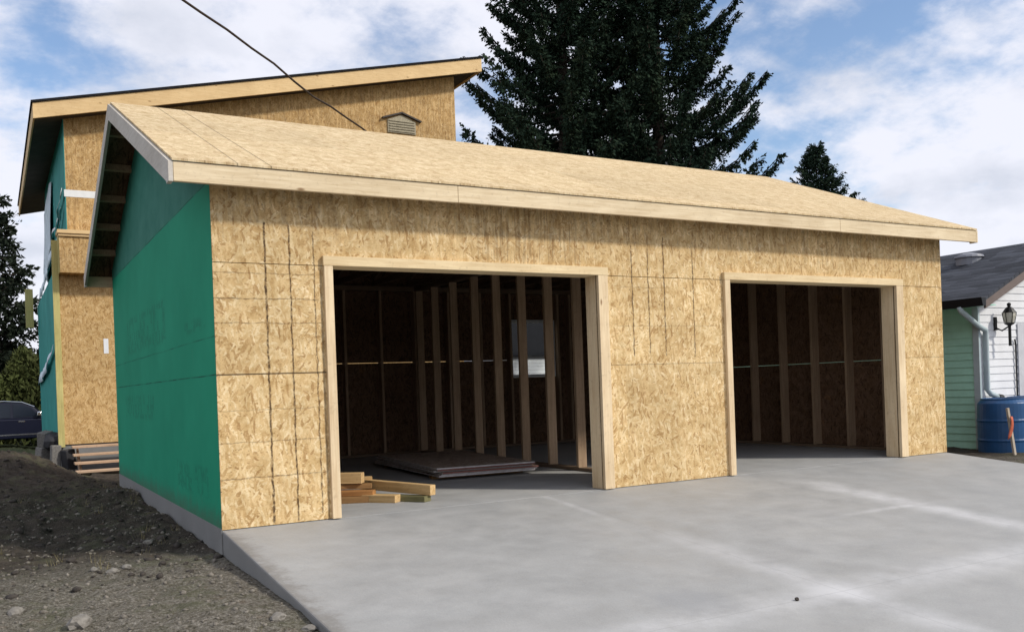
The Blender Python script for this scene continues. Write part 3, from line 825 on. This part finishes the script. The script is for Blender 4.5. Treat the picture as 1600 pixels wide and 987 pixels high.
def sheet(name, grid, m, parent, thick=.006):
    q = MB(); n = len(grid[0])
    q.add([p for row in grid for p in row], [(j * n + i, j * n + i + 1, (j + 1) * n + i + 1, (j + 1) * n + i) for j in range(len(grid) - 1) for i in range(n - 1)])
    o = q.build(name, m, parent, smooth=True)
    md = o.modifiers.new('thick', 'SOLIDIFY'); md.thickness = thick
    return o
# loose pale wrap hanging on the side wall, ribs along the drop
grid = []
for j in range(13):
    t = j / 12; row = []
    for i in range(15):
        s_ = i / 14
        y = 16.4 + s_ * 3.6 + .5 * t * (1 - s_)
        z = 6.2 - t * (1.5 + .6 * math.sin(s_ * 3.0)) + .12 * math.sin(5 * s_)
        row.append((UX - .03 - .025 * (1 + math.sin(11 * s_ + 3 * t)) * (.3 + t), y, z))
    grid.append(row)
sheet('house_wrap', grid, M['wrap'], H)
def strap(name, a, b_, w, sag, m, n=12, seed=0):
    rg = random.Random(seed); rows = [[], []]
    a, b_ = Vector(a), Vector(b_)
    for i in range(n + 1):
        t = i / n; p = a.lerp(b_, t); p.z -= sag * 4 * t * (1 - t) + rg.uniform(-.03, .03)
        p.x -= rg.uniform(.01, .07)
        ww = w * rg.uniform(.5, 1.3)
        rows[0].append((p.x, p.y, p.z + ww / 2)); rows[1].append((p.x - .03, p.y + .02, p.z - ww / 2))
    return sheet(name, rows, m, H)
strap('flashing_strap', (UX, HY + .02, 5.22), (UX, 18.2, 4.75), .13, -.02, M['wrap_white'], seed=1)
strap('flashing_strap', (UX, 13.2, 5.0), (UX, 16.2, 4.55), .10, .15, M['wrap'], seed=2)
strap('flashing_strap', (HX, HY + .1, 2.1), (HX, 19.7, 1.65), .22, .12, M['wrap'], seed=3)
strap('flashing_strap', (UX, 17.2, 4.7), (HX + .1, 19.5, 3.9), .3, .1, M['wrap'], seed=4)

# wooden steps up to the house floor
S = thing('wooden_steps', 'rough wooden steps of four treads leading up to the house behind the green wall', 'steps', (.4, 11.5, -.3))
for k in range(4):
    y = 12.40 - k * .27; z = .14 - k * .145
    q = MB(); q.box(-.21, 1.5, y - .17, y + .11, z, z + .042); q.build('tread', M['step'], S, bevel=.006)
for x in (-.12, 1.4):
    q = MB(); q.prism([(12.55, .12), (11.5, -.42), (11.5, -.52), (11.7, -.52), (12.55, -.1)], 'x', x, x + .04); q.build('stringer', M['step'], S)

# ------------------------------------------------------------------ overhead cable
a, b_ = Vector((6.5, 12.70, 6.95)), Vector((-22.0, -22.5, 8.4))
mid = Vector((1.27, 7.21, 7.16))
pts = []
for i in range(61):
    t = i / 60
    # quadratic through a, mid, b
    tm = .158
    p = a * ((t - tm) * (t - 1) / tm) + mid * (t * (t - 1) / (tm * (tm - 1))) + b_ * (t * (t - tm) / (1 - tm))
    pts.append(p + Vector((0, 0, (.035 * math.sin(i * 1.15) + .02 * math.sin(i * 2.3 + 1)) * (1 if i else 0))))
q = MB(); q.tube(pts, .021, 7)
o = q.build('overhead_cable', M['cable'], smooth=True)
tag(o, 'thin dark service cable running down across the sky to the house wall', 'cable')
origin_to(o, a)

# ------------------------------------------------------------------ neighbour's garage
NX0, NX1, NY0, NY1, NZ = 11.70, 15.40, 1.25, 9.5, -.30
NE = 2.06
N = thing('neighbour_garage', 'small neighbouring outbuilding with white front siding, green side siding and charcoal roof', 'outbuilding', (NX0, NY0, NZ))
RXm = (NX0 + NX1) / 2
NP = .46
def nroof(x): return NE + .06 + NP * (min(x, 2 * RXm - x) - (NX0 - .33))
q = MB(); ex = .115; k = 0
while NZ + k * ex < nroof(RXm) - .1:
    z0 = NZ + k * ex; z1 = z0 + ex
    cut = max(0.0, (z1 - (nroof(NX0) - .05)) / NP)
    xa, xb = NX0 + .012 + cut, NX1 - cut
    if xa < xb: q.prism([(NY0 - .014, z0), (NY0 + .02, z0), (NY0 + .02, z1), (NY0 - .002, z1)], 'x', xa, xb)
    k += 1
q.build('white_siding', M['sd_white'], N)
q = MB(); k = 0
while NZ + k * ex < NE + .1:
    z0 = NZ + k * ex; z1 = z0 + ex
    q.prism([(NX0 - .014, z0), (NX0 + .02, z0), (NX0 + .02, z1), (NX0 - .002, z1)], 'y', NY0 + .024, NY1); k += 1
q.build('green_siding', M['sd_green'], N)
q = MB(); q.box(NX1 - .02, NX1, NY0 + .03, NY1, NZ, NE + .1); q.box(NX0 + .03, NX1 - .03, NY1 - .02, NY1, NZ, NE + .2); q.build('rear_walls', M['sd_white'], N)
q = MB(); q.box(NX0 - .03, NX0 + .012, NY0 - .03, NY0 + .07, NZ, NE + .06); q.build('corner_board', M['downpipe'], N)
q = MB()
ya, yb = NY0 - .36, NY1 + .3
q.prism([(NX0 - .36, nroof(NX0 - .36)), (RXm, nroof(RXm)), (NX1 + .36, nroof(NX1 + .36)), (NX1 + .36, nroof(NX1 + .36) - .05), (RXm, nroof(RXm) - .05), (NX0 - .36, nroof(NX0 - .36) - .05)], 'y', ya, yb)
q.build('roof', M['shingle'], N)
q = MB()
q.prism([(NX0 - .33, nroof(NX0 - .33) - .052), (RXm, nroof(RXm) - .052), (RXm, nroof(RXm) - .20), (NX0 - .33, nroof(NX0 - .33) - .17)], 'y', ya + .005, ya + .035)
q.prism([(RXm + .002, nroof(RXm) - .052), (NX1 + .33, nroof(NX1 + .33) - .052), (NX1 + .33, nroof(NX1 + .33) - .17), (RXm + .002, nroof(RXm) - .20)], 'y', ya + .005, ya + .035)
q.build('rake_board', M['brown_trim'], N)
q = MB(); q.prism([(NX0 - .46, NE + .055), (NX0 - .34, NE + .055), (NX0 - .34, NE - .075), (NX0 - .42, NE - .075)], 'y', ya - .01, yb); q.build('gutter', M['gutter'], N, bevel=.006)
q = MB(); q.box(NX0 - .33, NX0 - .02, ya + .04, yb - .1, NE - .06, NE - .045); q.build('eave_soffit', M['sd_green'], N)
# downspout from the gutter round the corner and down the white wall
q = MB()
q.tube([(NX0 - .40, NY0 + .02, NE - .06), (NX0 - .39, NY0 + .01, NE - .12), (NX0 - .06, NY0 - .06, NE - .36), (NX0 + .07, NY0 - .08, NE - .42), (NX0 + .10, NY0 - .06, NE - .50), (NX0 + .10, NY0 - .06, .72), (NX0 + .14, NY0 - .09, .66), (NX0 + .28, NY0 - .12, .60)], .042, 10)
dp = q.build('downspout', M['downpipe'], N, smooth=True)
q = MB(); q.tube([(NX0 + .27, NY0 - .119, .603), (NX0 + .35, NY0 - .135, .59)], .05, 10); q.build('outlet', M['black_metal'], dp)
# carriage lantern
lx, ly, lz = NX0 + .52, NY0 - .19, 1.83
q = MB(); q.box(lx - .13, lx - .07, ly + .155, ly + .178, lz - .19, lz + .02); q.tube([(lx - .10, ly + .16, lz - .15), (lx - .07, ly + .08, lz - .20), (lx, ly, lz - .13)], .012, 8)
q.lathe([(.022, lz - .44), (.022, lz - .13), (.07, lz - .10), (.075, lz - .085)], lx, ly, 12)
q.lathe([(.10, lz + .075), (.085, lz + .10), (.05, lz + .15), (.02, lz + .17), (.03, lz + .19), (.028, lz + .22), (.008, lz + .23)], lx, ly, 12)
for k in range(6):
    t = k * math.pi / 3; q.tube([(lx + .072 * math.cos(t), ly + .072 * math.sin(t), lz - .085), (lx + .10 * math.cos(t), ly + .10 * math.sin(t), lz + .08)], .006, 5)
lo = q.build('wall_lantern', M['black_metal'], N)
q = MB(); q.lathe([(.062, lz - .084), (.09, lz + .02), (.09, lz + .074)], lx, ly, 12); q.build('lantern_glass', plain('frosted_lantern_glass', (.52, .50, .42), .2), lo)
# dark conduit up the wall and pale door edge
q = MB(); q.tube([(NX0 + .92, NY0 - .035, .42), (NX0 + .92, NY0 - .035, 1.42), (NX0 + .90, NY0 - .035, 1.5)], .014, 6); q.build('conduit', M['gutter'], N)
box('door_panel', plain('grey_white_door', (.55, .56, .59), .5), N, NX0 + 1.0, NX0 + 1.9, NY0 - .03, NY0 - .016, NZ, 1.75)
# low roof vent
q = MB(); vx_, vy_ = RXm - .48, 2.25
for j, (r_, h) in enumerate(((.20, .0), (.20, .05), (.16, .09), (.06, .11))): pass
q.lathe([(.21, nroof(vx_) - .08), (.21, nroof(vx_) + .04), (.24, nroof(vx_) + .05), (.22, nroof(vx_) + .09), (.08, nroof(vx_) + .13)], vx_, vy_, 16)
q.build('roof_vent', plain('dull_grey_vent', (.22, .23, .26), .5), N, smooth=False)

# blue drum and marker stake
for bx, by, lab in ((11.57, .80, 'left of two blue plastic barrels standing against the white siding at the right edge'), (12.31, .84, 'right of two blue plastic barrels, cut off by the right edge of the photo')):
    bz = -.30
    B = thing('plastic_barrel', lab, 'barrel', (bx, by, bz), 'blue barrels beside the outbuilding')
    q = MB(); q.lathe([(.33, bz), (.355, bz + .03), (.36, bz + .26), (.37, bz + .285), (.36, bz + .31), (.36, bz + .55), (.37, bz + .575), (.36, bz + .60), (.35, bz + .83), (.30, bz + .885)], bx, by, 40)
    q.build('drum_body', M['bin_blue'], B, smooth=False, bevel=.008)
    q = MB(); q.lathe([(.305, bz + .875), (.31, bz + .90), (.28, bz + .905), (.275, bz + .88)], bx, by, 40); q.build('rim', M['bin_blue'], B)
K = thing('marker_stake', 'leaning grey wooden stake with an orange ribbon in front of the barrel', 'stake', (11.15, .40, -.30))
q = MB(); q.bar((11.17, .39, -.36), (11.078, .439, .474), .045, .03, up=(0, 1, 0)); q.build('post', M['stake'], K)
rows = []
for j in range(7):
    t = j / 6; rows.append([(11.075 - .05 * t + .02 * math.sin(4 * t), .40 - .01 * math.sin(6 * t), .36 - .34 * t), (11.12 - .06 * t * t + .03 * math.sin(3 * t), .39, .35 - .28 * t)])
sheet('ribbon', rows, M['ribbon'], K, .004)

# ------------------------------------------------------------------ trees
def conifer(name, label, base, height, rad, crown0, nb, seed, mat, group=None, droop=.18, rise=.34, twig=1.0, dens=1.0, tr=.28, power=.85, lean=(0, 0), gap=0.0, vis=None):
    rg = np.random.default_rng(seed)
    base = Vector(base)
    root = thing(name, label, 'tree', base, group)
    q = MB()
    n = 14
    q.tube([base + Vector((lean[0] * (i / n) ** 1.5, lean[1] * (i / n) ** 1.5, height * i / n)) for i in range(n + 1)], [tr * (1 - .94 * i / n) for i in range(n + 1)], 10)
    q.build('trunk', M['bark'], root, smooth=True)
    VV, FF = [], []; cnt = 0
    limb = MB()
    for bi in range(nb):
        hf = crown0 + (1 - crown0) * ((bi + rg.uniform(0, 1)) / nb) ** 1.12 * .985
        az = bi * 2.39996 + rg.uniform(-.45, .45)
        L = rad * max(.02, (1 - hf) / (1 - crown0)) ** power * rg.uniform(.62, 1.16)
        if rg.uniform() < gap: continue
        L = max(L, .25)
        o = np.array([lean[0] * hf ** 1.5, lean[1] * hf ** 1.5, height * hf])
        dirv = np.array([math.cos(az), math.sin(az), 0]); side = np.array([-math.sin(az), math.cos(az), 0])
        up0 = (hf - .55) * .5
        bend = rg.uniform(-.22, .22)
        def axis(t):
            t = np.asarray(t)[:, None]
            return o + dirv * (L * t) + side * (bend * L * t * t) + np.array([0, 0, 1]) * L * (up0 * t - droop * t + rise * t ** 2.6)
        tt = np.linspace(0, 1, 6); ax = axis(tt)
        limb.tube([Vector(p) + base for p in ax], [max(.008, .012 + .011 * L * (1 - t)) for t in tt], 4, cap=False)
        nt_ = int((10 + 15 * L) * dens)
        t = rg.uniform(.10, 1.0, nt_) ** .72
        P = axis(t)
        sgn = np.where(rg.uniform(size=nt_) < .5, -1.0, 1.0)
        tl = (.20 + .30 * L * (1 - t) * .55 + .10 * rg.uniform(size=nt_)) * twig
        fw = rg.uniform(.25, .95, nt_)
        kind = rg.uniform(size=nt_)
        td = dirv[None] * fw[:, None] + side[None] * (sgn * rg.uniform(.35, 1.0, nt_))[:, None] + np.array([0, 0, 1])[None] * rg.uniform(-.55, .28, nt_)[:, None]
        hang = kind < .30
        td[hang] = np.array([0, 0, -1]) + .35 * td[hang]; tl[hang] *= .75
        td /= np.linalg.norm(td, axis=1)[:, None]
        # each twig: a spray of narrow needle tufts along it
        m_ = 6
        for k in range(m_):
            s_ = (k + rg.uniform(.1, .9, nt_)) / m_
            c0 = P + td * (tl * s_)[:, None]
            rv = rg.normal(size=(nt_, 3)); rv -= td * (rv * td).sum(1)[:, None]; rv /= np.linalg.norm(rv, axis=1)[:, None] + 1e-9
            ln = rg.uniform(.10, .21, nt_) * twig * (1.1 - .4 * s_)
            tip = c0 + (td * .75 + rv * .65) * ln[:, None]
            wv = np.cross(td, rv) * (rg.uniform(.022, .045, nt_) * twig)[:, None]
            md = c0 * .55 + tip * .45
            quad = np.stack([c0, md + wv, tip, md - wv], 1).reshape(-1, 3)
            VV.append(quad); FF.append(np.arange(len(quad)).reshape(-1, 4) + cnt); cnt += len(quad)
    limb.build('branches', M['bark'], root, normals=False)
    tri_mesh('crown', np.concatenate(VV), np.concatenate(FF), mat, root)
    return root

conifer('spruce_tree', 'tall dark spruce nearer the house, left of the pair above the garage roof', (15.9, 18.8, -.7), 25.0, 4.15, .19, 330, 11, M['needles'], 'tall spruces behind the garage', dens=2.7, tr=.34, twig=.98, droop=.22, rise=.56)
conifer('spruce_tree', 'tall dark spruce on the right of the pair above the garage roof', (19.2, 17.8, -.7), 25.5, 4.35, .17, 330, 23, M['needles'], 'tall spruces behind the garage', dens=2.7, tr=.34, twig=.98, droop=.16, rise=.60)
conifer('spruce_tree', 'small distant spruce whose tip shows over the garage roof right of the big pair', (38.3, 27.6, -.7), 14.5, 5.6, .15, 210, 5, M['needles'], None, dens=1.4, twig=1.15, tr=.2, power=.9, droop=.15, rise=.4)
conifer('spruce_tree', 'very distant spruce whose very tip just shows above the roof beside the small spruce', (57.0, 39.9, -.7), 15.3, 4.6, .15, 90, 8, M['needles'], None, dens=.7, twig=1.5, tr=.2)
conifer('conifer_tree', 'dark open conifer standing at the far left behind the hedge', (-1.25, 38.5, -.7), 10.9, 2.1, .10, 150, 31, M['needles_left'], None, dens=.75, twig=1.7, tr=.2, gap=.25, power=.5, droop=.1, rise=.3)
conifer('conifer_tree', 'dark conifer at the left edge behind the open one', (-4.6, 41.0, -.7), 11.5, 3.2, .08, 170, 37, M['needles_left'], None, dens=.8, twig=1.8, tr=.2, power=.6)


def shrub(name, label, cat, base, size, n, seed, mat, leaf=.12):
    rg = np.random.default_rng(seed)
    root = thing(name, label, cat, base)
    q = MB(); b_ = Vector(base)
    for k in range(9):
        x = (k / 8 - .5) * size[0] * .85
        q.tube([b_ + Vector((x, 0, -.1)), b_ + Vector((x + rg.uniform(-.3, .3), rg.uniform(-.2, .2), size[2] * .75))], [.05, .015], 5)
    q.build('stems', M['bark'], root)
    u = rg.uniform(-1, 1, n); w_ = rg.uniform(-1, 1, n); h = rg.uniform(0, 1, n) ** .8
    top = .82 + .10 * np.sin(u * 9 + 1) + .08 * np.sin(u * 23)
    rr_ = np.sqrt(np.clip(1 - (h * .9) ** 4, 0, 1))
    C_ = np.stack([u * size[0] / 2, w_ * size[1] / 2 * rr_, h * size[2] * top], 1)
    d1 = rg.normal(size=(n, 3)); d1[:, 2] = np.abs(d1[:, 2]) + .6; d1 /= np.linalg.norm(d1, axis=1)[:, None]
    d2 = np.cross(d1, rg.normal(size=(n, 3))); d2 /= np.linalg.norm(d2, axis=1)[:, None]
    s_ = rg.uniform(.6, 1.5, n)[:, None] * leaf
    quad = np.stack([C_ - d1 * s_, C_ + d2 * s_ * .32, C_ + d1 * s_, C_ - d2 * s_ * .32], 1).reshape(-1, 3)
    tri_mesh('foliage', quad, np.arange(len(quad)).reshape(-1, 4), mat, root)
    return root
shrub('hedge', 'loose olive green hedge behind the dark car at the left edge', 'hedge', (-4.0, 36.6, -.65), (11.5, 2.0, 4.4), 30000, 3, M['hedge'], .13)
shrub('hedge', 'dark green bushes beyond the hedge under the conifers at the left', 'hedge', (-3.0, 40.5, -.65), (13.0, 2.2, 5.6), 16000, 4, M['needles_left'], .2)

# white shed seen through the rear window of the garage
SX, SY = 19.4, 25.5
Z = thing('white_shed', 'white shed with a dark roof seen through the rear window of the garage', 'shed', (SX, SY, -.7))
q = MB()
k = 0
while -.7 + k * .14 < 2.2:
    z0 = -.7 + k * .14; q.prism([(SY - .014, z0), (SY + .02, z0), (SY + .02, z0 + .14), (SY - .002, z0 + .14)], 'x', SX - 3.0, SX + 3.0); k += 1
q.box(SX - 3.0, SX + 3.0, SY + .021, SY + 4, -.7, 2.2)
q.build('wall', M['sd_white'], Z)
q = MB(); q.prism([(SY - .08, 2.17), (SY + 2, 3.9), (SY + 4.08, 2.17), (SY + 4.08, 2.27), (SY + 2, 4.02), (SY - .08, 2.27)], 'x', SX - 3.3, SX + 3.3); q.build('roof', M['felt'], Z)

# ------------------------------------------------------------------ car beyond the house
CX, CY_, CZ = -.95, 33.4, -.60
A = thing('parked_car', 'dark navy car with chrome trim parked beyond the house at the left edge', 'car', (CX, CY_, CZ))
def cp_(pts): return [(CX + x, CZ + z) for x, z in pts]
hw = .90
q = MB()
low = cp_([(-2.3, .42), (-2.34, .75), (-2.26, 1.0), (-1.9, 1.06), (1.0, 1.04), (1.9, .96), (2.25, .82), (2.32, .55), (2.25, .32), (1.75, .30), (1.72, .50), (1.55, .66), (1.3, .66), (1.12, .50), (1.08, .28), (-1.05, .28), (-1.10, .50), (-1.28, .66), (-1.52, .66), (-1.70, .50), (-1.74, .30)])
q.prism(low, 'y', CY_ - hw, CY_ + hw)
bo_ = q.build('body', M['car_paint'], A, bevel=.05)
q = MB()
roofp = cp_([(-2.2, 1.03), (-1.75, 1.62), (-1.3, 1.70), (.0, 1.71), (.45, 1.66), (.80, 1.50), (1.25, 1.05)])
n = len(roofp)
vs = []
for sgn in (-1, 1):
    for x, z in roofp:
        t = (z - CZ - 1.03) / .68; vs.append((x, CY_ + sgn * (hw - .05 - .20 * t), z))
q.add(vs, [tuple(range(n)), tuple(range(n, 2 * n))[::-1]] + [(i, i + 1, n + i + 1, n + i) for i in range(n - 1)] + [(n - 1, 0, n, 2 * n - 1)])
q.build('cabin', M['car_paint'], A, bevel=.03)
def side_y(z, sgn): return CY_ + sgn * (hw - .05 - .20 * (z - 1.03) / .68 + .006)
for sgn in (-1, 1):
    for pts_ in ([(-1.75, 1.10), (-1.45, 1.58), (-1.0, 1.62), (-1.0, 1.10)], [(-.92, 1.10), (-.92, 1.62), (.02, 1.63), (.02, 1.10)], [(.11, 1.10), (.11, 1.63), (.40, 1.59), (.72, 1.45), (1.0, 1.12)]):
        q = MB(); vs = [(CX + x, side_y(z, sgn), CZ + z) for x, z in pts_]; q.add(vs, [tuple(range(len(vs)))]); 
        w_o = q.build('side_window', M['car_glass'], A); w_o.modifiers.new('t', 'SOLIDIFY').thickness = .008
    box('sill_trim', M['chrome'], A, CX - 1.0, CX + 1.05, CY_ + sgn * hw - .012, CY_ + sgn * hw + .012, CZ + .42, CZ + .47)
    for x in (-.80, .28): box('door_handle', M['chrome'], A, CX + x, CX + x + .22, CY_ + sgn * hw - .02, CY_ + sgn * hw + .03, CZ + .93, CZ + .97)
    q = MB(); q.box(CX + .92, CX + 1.08, CY_ + sgn * (hw + .02) - .12, CY_ + sgn * (hw + .02) + .12, CZ + 1.14, CZ + 1.30); q.build('mirror', M['chrome'], A, bevel=.03)
    q = MB(); q.tube([(CX - 1.2, side_y(1.70, sgn) , CZ + 1.72), (CX - .2, side_y(1.70, sgn), CZ + 1.745), (CX + .42, side_y(1.68, sgn), CZ + 1.69), (CX + .85, side_y(1.5, sgn), CZ + 1.50)], .018, 6); q.build('roof_rail', M['chrome'], A)
    for x in (-1.40, 1.42):
        q = MB(); q.tube([(CX + x, CY_ + sgn * (hw - .20), CZ + .34), (CX + x, CY_ + sgn * (hw + .005), CZ + .34)], .335, 24); wh = q.build('wheel', M['tyre'], A)
        q = MB(); q.tube([(CX + x, CY_ + sgn * (hw - .05), CZ + .34), (CX + x, CY_ + sgn * (hw + .012), CZ + .34)], .21, 18); q.build('rim', M['chrome'], wh)
q = MB(); q.prism(cp_([(.86, 1.47), (1.28, 1.07), (1.30, 1.07), (.885, 1.485)]), 'y', CY_ - .68, CY_ + .68); q.build('windscreen', M['car_glass'], A)
for sgn in (-1, 1): box('headlight', M['chrome'], A, CX + 2.22, CX + 2.31, CY_ + sgn * .65 - .16, CY_ + sgn * .65 + .16, CZ + .66, CZ + .80)

# ------------------------------------------------------------------ rubble by the house corner
def rock(name, m, c_, r_, seed, squash=(1, 1, .7), sub=2, label=None, cat=None, group=None):
    bm = bmesh.new(); bmesh.ops.create_icosphere(bm, subdivisions=sub, radius=1)
    off = Vector((seed * 3.7, seed * 1.3, seed * 2.1))
    for v in bm.verts:
        k = 1 + .35 * mnoise.noise(v.co * 1.3 + off) + .15 * mnoise.noise(v.co * 3.1 + off)
        v.co = Vector((v.co.x * squash[0], v.co.y * squash[1], v.co.z * squash[2])) * (k * r_)
    me = bpy.data.meshes.new(name); bm.to_mesh(me); bm.free(); me.materials.append(m)
    o = bpy.data.objects.new(name, me); col.objects.link(o); o.location = c_; o.rotation_euler = (0, 0, seed * 1.7)
    if label: tag(o, label, cat, group)
    return o
def block(c_, s_, rot, label, m=None):
    q = MB(); q.box(-s_[0] / 2, s_[0] / 2, -s_[1] / 2, s_[1] / 2, 0, s_[2])
    o = q.build('rubble_block', m or M['rubble'], bevel=.02); o.location = c_; o.rotation_euler = tuple(R(a_) for a_ in rot)
    tag(o, label, 'rubble', 'rubble at the house corner'); return o
block((-.62, 13.3, -.22), (.38, .3, .36), (4, 6, 20), 'grey block standing lowest at the corner of the teal wall')
block((-.62, 13.35, .13), (.26, .2, .34), (8, -10, 50), 'upright grey block on top of the lower block by the teal wall')
block((-.50, 12.55, -.25), (.18, .14, .46), (0, 3, 10), 'thin upright grey slab leaning below the yellow corner post')
block((-.25, 12.45, -.28), (.2, .2, .40), (0, -6, 30), 'dark upright block between the corner post and the steps', M['tarp'])
rock('rubbish_bundle', M['tarp'], (-.46, 13.0, .28), .25, 3, (1, .8, .8), 2, 'dark rumpled bundle on the rubble under the teal wall', 'rubbish')

# ------------------------------------------------------------------ stones, gravel, clods
st_ = [(-.92, .05, .030, 'pale stone in the sun just in front of the garage shadow, far left'), (-.80, -.05, .042, 'largest pale stone of the pair in the sun near the shadow edge'),
       (-.70, .02, .036, 'pale round stone right of the pair near the shadow edge'), (-.15, -2.12, .045, 'flat pale stone beside the edge of the driveway'),
       (-.05, -2.36, .036, 'white pebble touching the driveway edge at the bottom'), (-1.14, -1.52, .065, 'large pale stone at the bottom edge of the photo in the dirt'),
       (-.42, .95, .036, 'small grey stone in the shade beside the foundation'), (-1.45, -.95, .05, 'half buried grey stone near the left edge of the dirt')]
for i, (x, y, r_, lab) in enumerate(st_):
    rock('stone', M['stone'], (x, y, ground_z(x, y) + r_ * .25), r_, i + 1, (1.2, .9, .65), 2, lab, 'stone', 'pale stones in the dirt')
rock('stone', M['clod'], (2.62, -3.42, SL * -3.42 + .008), .014, 12, (1, 1, .8), 2, 'tiny dark clod lying on the bare concrete driveway', 'stone')


def scatter(name, n, seed, smin, smax, mat, region, bias=1.6):
    rg = np.random.default_rng(seed)
    bm = bmesh.new(); bmesh.ops.create_icosphere(bm, subdivisions=1, radius=1)
    bv = np.array([v.co[:] for v in bm.verts]); bf = np.array([[v.index for v in f.verts] for f in bm.faces]); bm.free()
    Vs, Fs, c_ = [], [], 0
    for _ in range(n):
        x = rg.uniform(region[0], region[1]); y = region[2] + (region[3] - region[2]) * rg.uniform() ** bias
        if x > -.03: continue
        s_ = smin * (smax / smin) ** (rg.uniform() ** 2.2)
        k = bv * (1 + rg.uniform(-.42, .42, (len(bv), 1))) * s_ * np.array([rg.uniform(.8, 1.4), rg.uniform(.8, 1.3), rg.uniform(.5, .9)])
        a_ = rg.uniform(0, 6.28); ca, sa = math.cos(a_), math.sin(a_)
        k = np.stack([k[:, 0] * ca - k[:, 1] * sa, k[:, 0] * sa + k[:, 1] * ca, k[:, 2]], 1)
        Vs.append(k + np.array([x, y, ground_z(x, y) + s_ * .15])); Fs.append(bf + c_); c_ += len(bv)
    o = tri_mesh(name, np.concatenate(Vs), np.concatenate(Fs), mat)
    o['kind'] = 'stuff'; o['label'] = name.replace('_', ' ') + ' scattered over the bare dirt beside the driveway'; o['category'] = name.replace('_', ' ')
    return o
scatter('gravel', 5500, 1, .004, .022, M['gravel'], (-3.6, -.02, -4.0, 5.0), 1.3)
scatter('soil_clods', 3200, 2, .006, .038, M['clod'], (-4.0, -.02, -.6, 11.5), 1.0)

# dry weeds along the foundation and in the soil
rg = np.random.default_rng(77)
VV, FF, c_ = [], [], 0
spots = [(-.10, 4.6), (-.16, 5.0), (-.12, 4.3), (-.08, 6.3), (-.2, 6.5)] + [(-rg.uniform(.1, 3.2), rg.uniform(-2.8, 6.5)) for _ in range(46)]
for (x, y) in spots:
    z = ground_z(x, y)
    for _ in range(int(rg.integers(7, 18))):
        a_ = rg.uniform(0, 6.28); h = rg.uniform(.03, .11); l_ = rg.uniform(.02, .07)
        bx_, by_ = x + rg.normal() * .03, y + rg.normal() * .03
        dx, dy = math.cos(a_), math.sin(a_)
        VV += [(bx_ - dy * .0025, by_ + dx * .0025, z - .01), (bx_ + dy * .0025, by_ - dx * .0025, z - .01), (bx_ + dx * l_, by_ + dy * l_, z + h)]
        FF.append((c_, c_ + 1, c_ + 2)); c_ += 3
o = tri_mesh('dry_grass', VV, FF, plain('dry_weed_blades', (.20, .17, .085), .9, var=.35, scale=12))
o['kind'] = 'stuff'; o['label'] = 'sparse dry weeds in the dirt along the foundation'; o['category'] = 'weeds'
